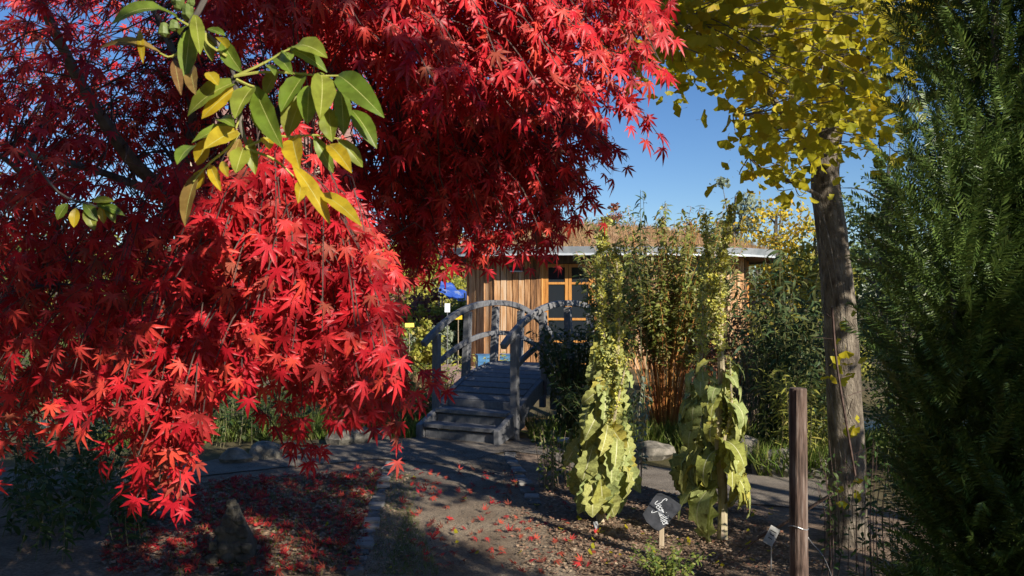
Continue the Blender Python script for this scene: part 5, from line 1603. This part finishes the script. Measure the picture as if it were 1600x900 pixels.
# ------------------------------------------------------------------ unseen trees added behind and beside the viewer, crowns shaped to cast shade
def added_shade_tree(name, label, base, H, targets, dens=2.1):
    base = np.array(base, float)
    t = thing(name, tuple(base), label, 'tree')
    tb = MB()
    top_ = base + Zz * H * .85
    TR = smooth([base - Zz * .1, base + np.array([.08, 0, H * .3]), base + np.array([-.05, .06, H * .6]), top_], 4)
    tb.tube(TR, list(np.linspace(.13, .03, len(TR))), 9, rough=.05)
    L = Leaves(FLAKE, [M['fgreen']])
    for (p, r_, t0, t1) in targets:
        tt = rnd.uniform(t0, t1)
        c = np.asarray(p) + SD * tt  # leaf clump placed up the sun ray from the spot it darkens
        if in_gap(c, .3): c = c + np.array([.1, .1, .1])
        k = min(range(len(TR)), key=lambda i: abs(TR[i][2] - (c[2] - .8)))
        LB = smooth([TR[k], (TR[k] + c) / 2 + Zz * .15, c], 6)
        cut = [i for i, q in enumerate(LB) if in_gap(q, .9)]
        if not cut: tb.tube(LB, [.028, .02, .012, .006], 5, cap=False)
        else: tb.tube(LB[max(cut):] if len(LB) - max(cut) > 2 else LB[-3:], [.008, .006, .004], 4, cap=False)
        n_ = int(dens * PI * r_ * r_ / (.10 ** 2 * .42))
        for i in range(n_):
            x = rng.normal(size=3) * r_ * np.array([.5, .5, .5])
            q = c + x
            if in_gap(q) or (q[1] > -.3 and abs(q[0]) < .75 * q[1] + .9): continue
            L.put(q, rng.normal(size=3), SD + rng.normal(size=3) * .7, .10 * rnd.uniform(.7, 1.3))
    tb.build('trunk', M['bark'], t)
    L.build(t, 'leaf', 'crown', 0)


def T(px, py, Y, r_, t0=5, t1=7): return (at(px, py, Y), r_, t0, t1)
def TG(px, py, r_, t0=6, t1=9): return (gnd(px, py), r_, t0, t1)


added_shade_tree('added_shade_tree', 'unseen leafy tree added behind the viewer to shade the maple', (4.4, -1.8, 0), 5.6, [
    T(120, 40, 3.0, .3), T(120, 200, 3.4, .3), T(250, 120, 3.6, .3), T(120, 400, 2.8, .3), T(250, 380, 3.2, .25), T(230, 540, 2.4, .13), T(330, 60, 3.6, .3), T(180, 120, 3.0, .35), T(180, 300, 3.2, .38), T(190, 440, 2.8, .33), T(60, 80, 2.6, .4), T(60, 300, 2.6, .4), T(50, 500, 2.6, .4), T(40, 700, 2.6, .4), T(330, 180, 3.6, .3), T(450, 260, 3.7, .3), T(300, 260, 3.6, .3),
    T(780, 290, 3.4, .32), T(650, 290, 3.4, .32), T(700, 360, 3.5, .26), T(880, 270, 3.3, .22), T(820, 350, 3.5, .26), T(570, 330, 3.4, .2), T(560, 600, 2.6, .2), T(640, 490, 2.5, .14), T(620, 620, 2.7, .16), T(380, 650, 2.5, .2), T(270, 430, 2.5, .16), T(350, 520, 2.1, .09), T(250, 660, 2.1, .1),
    TG(250, 830, .45), T(368, 830, 5.2, .2), TG(380, 860, .35), TG(200, 800, .4), TG(340, 870, .4), TG(450, 880, .35), TG(540, 850, .3), TG(380, 800, .35), TG(560, 760, .35), TG(250, 760, .5), TG(150, 860, .5), TG(60, 800, .6)])
added_shade_tree('added_shade_tree', 'unseen leafy tree added beyond the right edge to shade path and bridge', (6.6, 1.2, 0), 8.0, [
    TG(680, 720, .4), TG(740, 730, .45), TG(700, 765, .32), TG(650, 755, .3), TG(790, 740, .3), TG(560, 705, .4), TG(460, 715, .5), TG(350, 730, .5), TG(600, 770, .25),
    T(700, 620, 10, .4, 9, 12), T(770, 600, 10.6, .4, 9, 12), T(820, 560, 9.6, .4, 9, 12), T(740, 500, 10.5, .35, 9, 12), T(850, 500, 10.2, .35, 9, 12), T(675, 540, 9.9, .35, 9, 12), T(800, 660, 9.4, .3, 9, 12), T(720, 660, 9.4, .3, 9, 12), T(880, 590, 9.5, .45, 8, 11), T(820, 500, 11.5, .35, 9, 12),
    T(1200, 480, 7.8, .4), T(1230, 600, 8, .45), T(1170, 620, 8.5, .4), T(990, 430, 9.6, .35), T(1060, 500, 9.6, .35), T(930, 470, 8.9, .25), T(640, 620, 10.5, .4, 8, 11), T(560, 640, 10.5, .5, 8, 11)])
added_shade_tree('added_shade_tree', 'unseen dark tree added just right of the viewer to shade yew and ginkgo', (5.4, .9, 0), 6.4, [
    T(1320, 90, 5.2, .25, 3, 5), T(1310, 480, 5.4, .22, 3, 5), T(1318, 600, 5.4, .25, 3, 5), T(1322, 730, 5.4, .3, 3, 5), T(1290, 330, 5.4, .2, 3, 5),
    T(1420, 700, 2.2, .3, 3, 5), T(1400, 850, 2.2, .35, 3, 5), T(1550, 600, 2.2, .3, 3, 5), T(1560, 330, 2.2, .25, 3, 5), T(1480, 480, 2.2, .2, 3, 5), T(1360, 560, 2.2, .2, 3, 5),
    TG(1180, 850, .3, 4, 6), TG(1260, 880, .35, 4, 6), TG(1080, 880, .25, 4, 6), TG(1240, 800, .35, 4, 6), T(1246, 700, 4.6, .2, 3, 5), T(1246, 800, 4.6, .2, 3, 5)])


# unseen trees added around the viewer to block sky light and deepen the shade
for x, y, H, R, lab in ((-5.5, -1.5, 7, 2.6, 'broad unseen tree added left of the viewer to block sky light'), (-3.0, -5.5, 8, 2.8, 'tall unseen tree added behind the viewer to the left to block sky light'), (-7.5, 3.2, 7, 2.4, 'unseen tree added beyond the left edge beside the maple to block sky light'),
                        (-.2, -8.0, 8, 2.6, 'unseen tree added straight behind the viewer to block sky light'), (8.8, 4.8, 7, 2.3, 'unseen tree added far beyond the right edge to block sky light'), (-9, 8.5, 7, 2.6, 'unseen tree added at the far left beyond the path to block sky light')):
    crown_tree('added_screen_tree', lab, 'tree', (x, y, 0), H, R, H * .48, M['fgreen'], 5200, .26, 'unseen trees added around the viewer to block sky light', .16, 46)
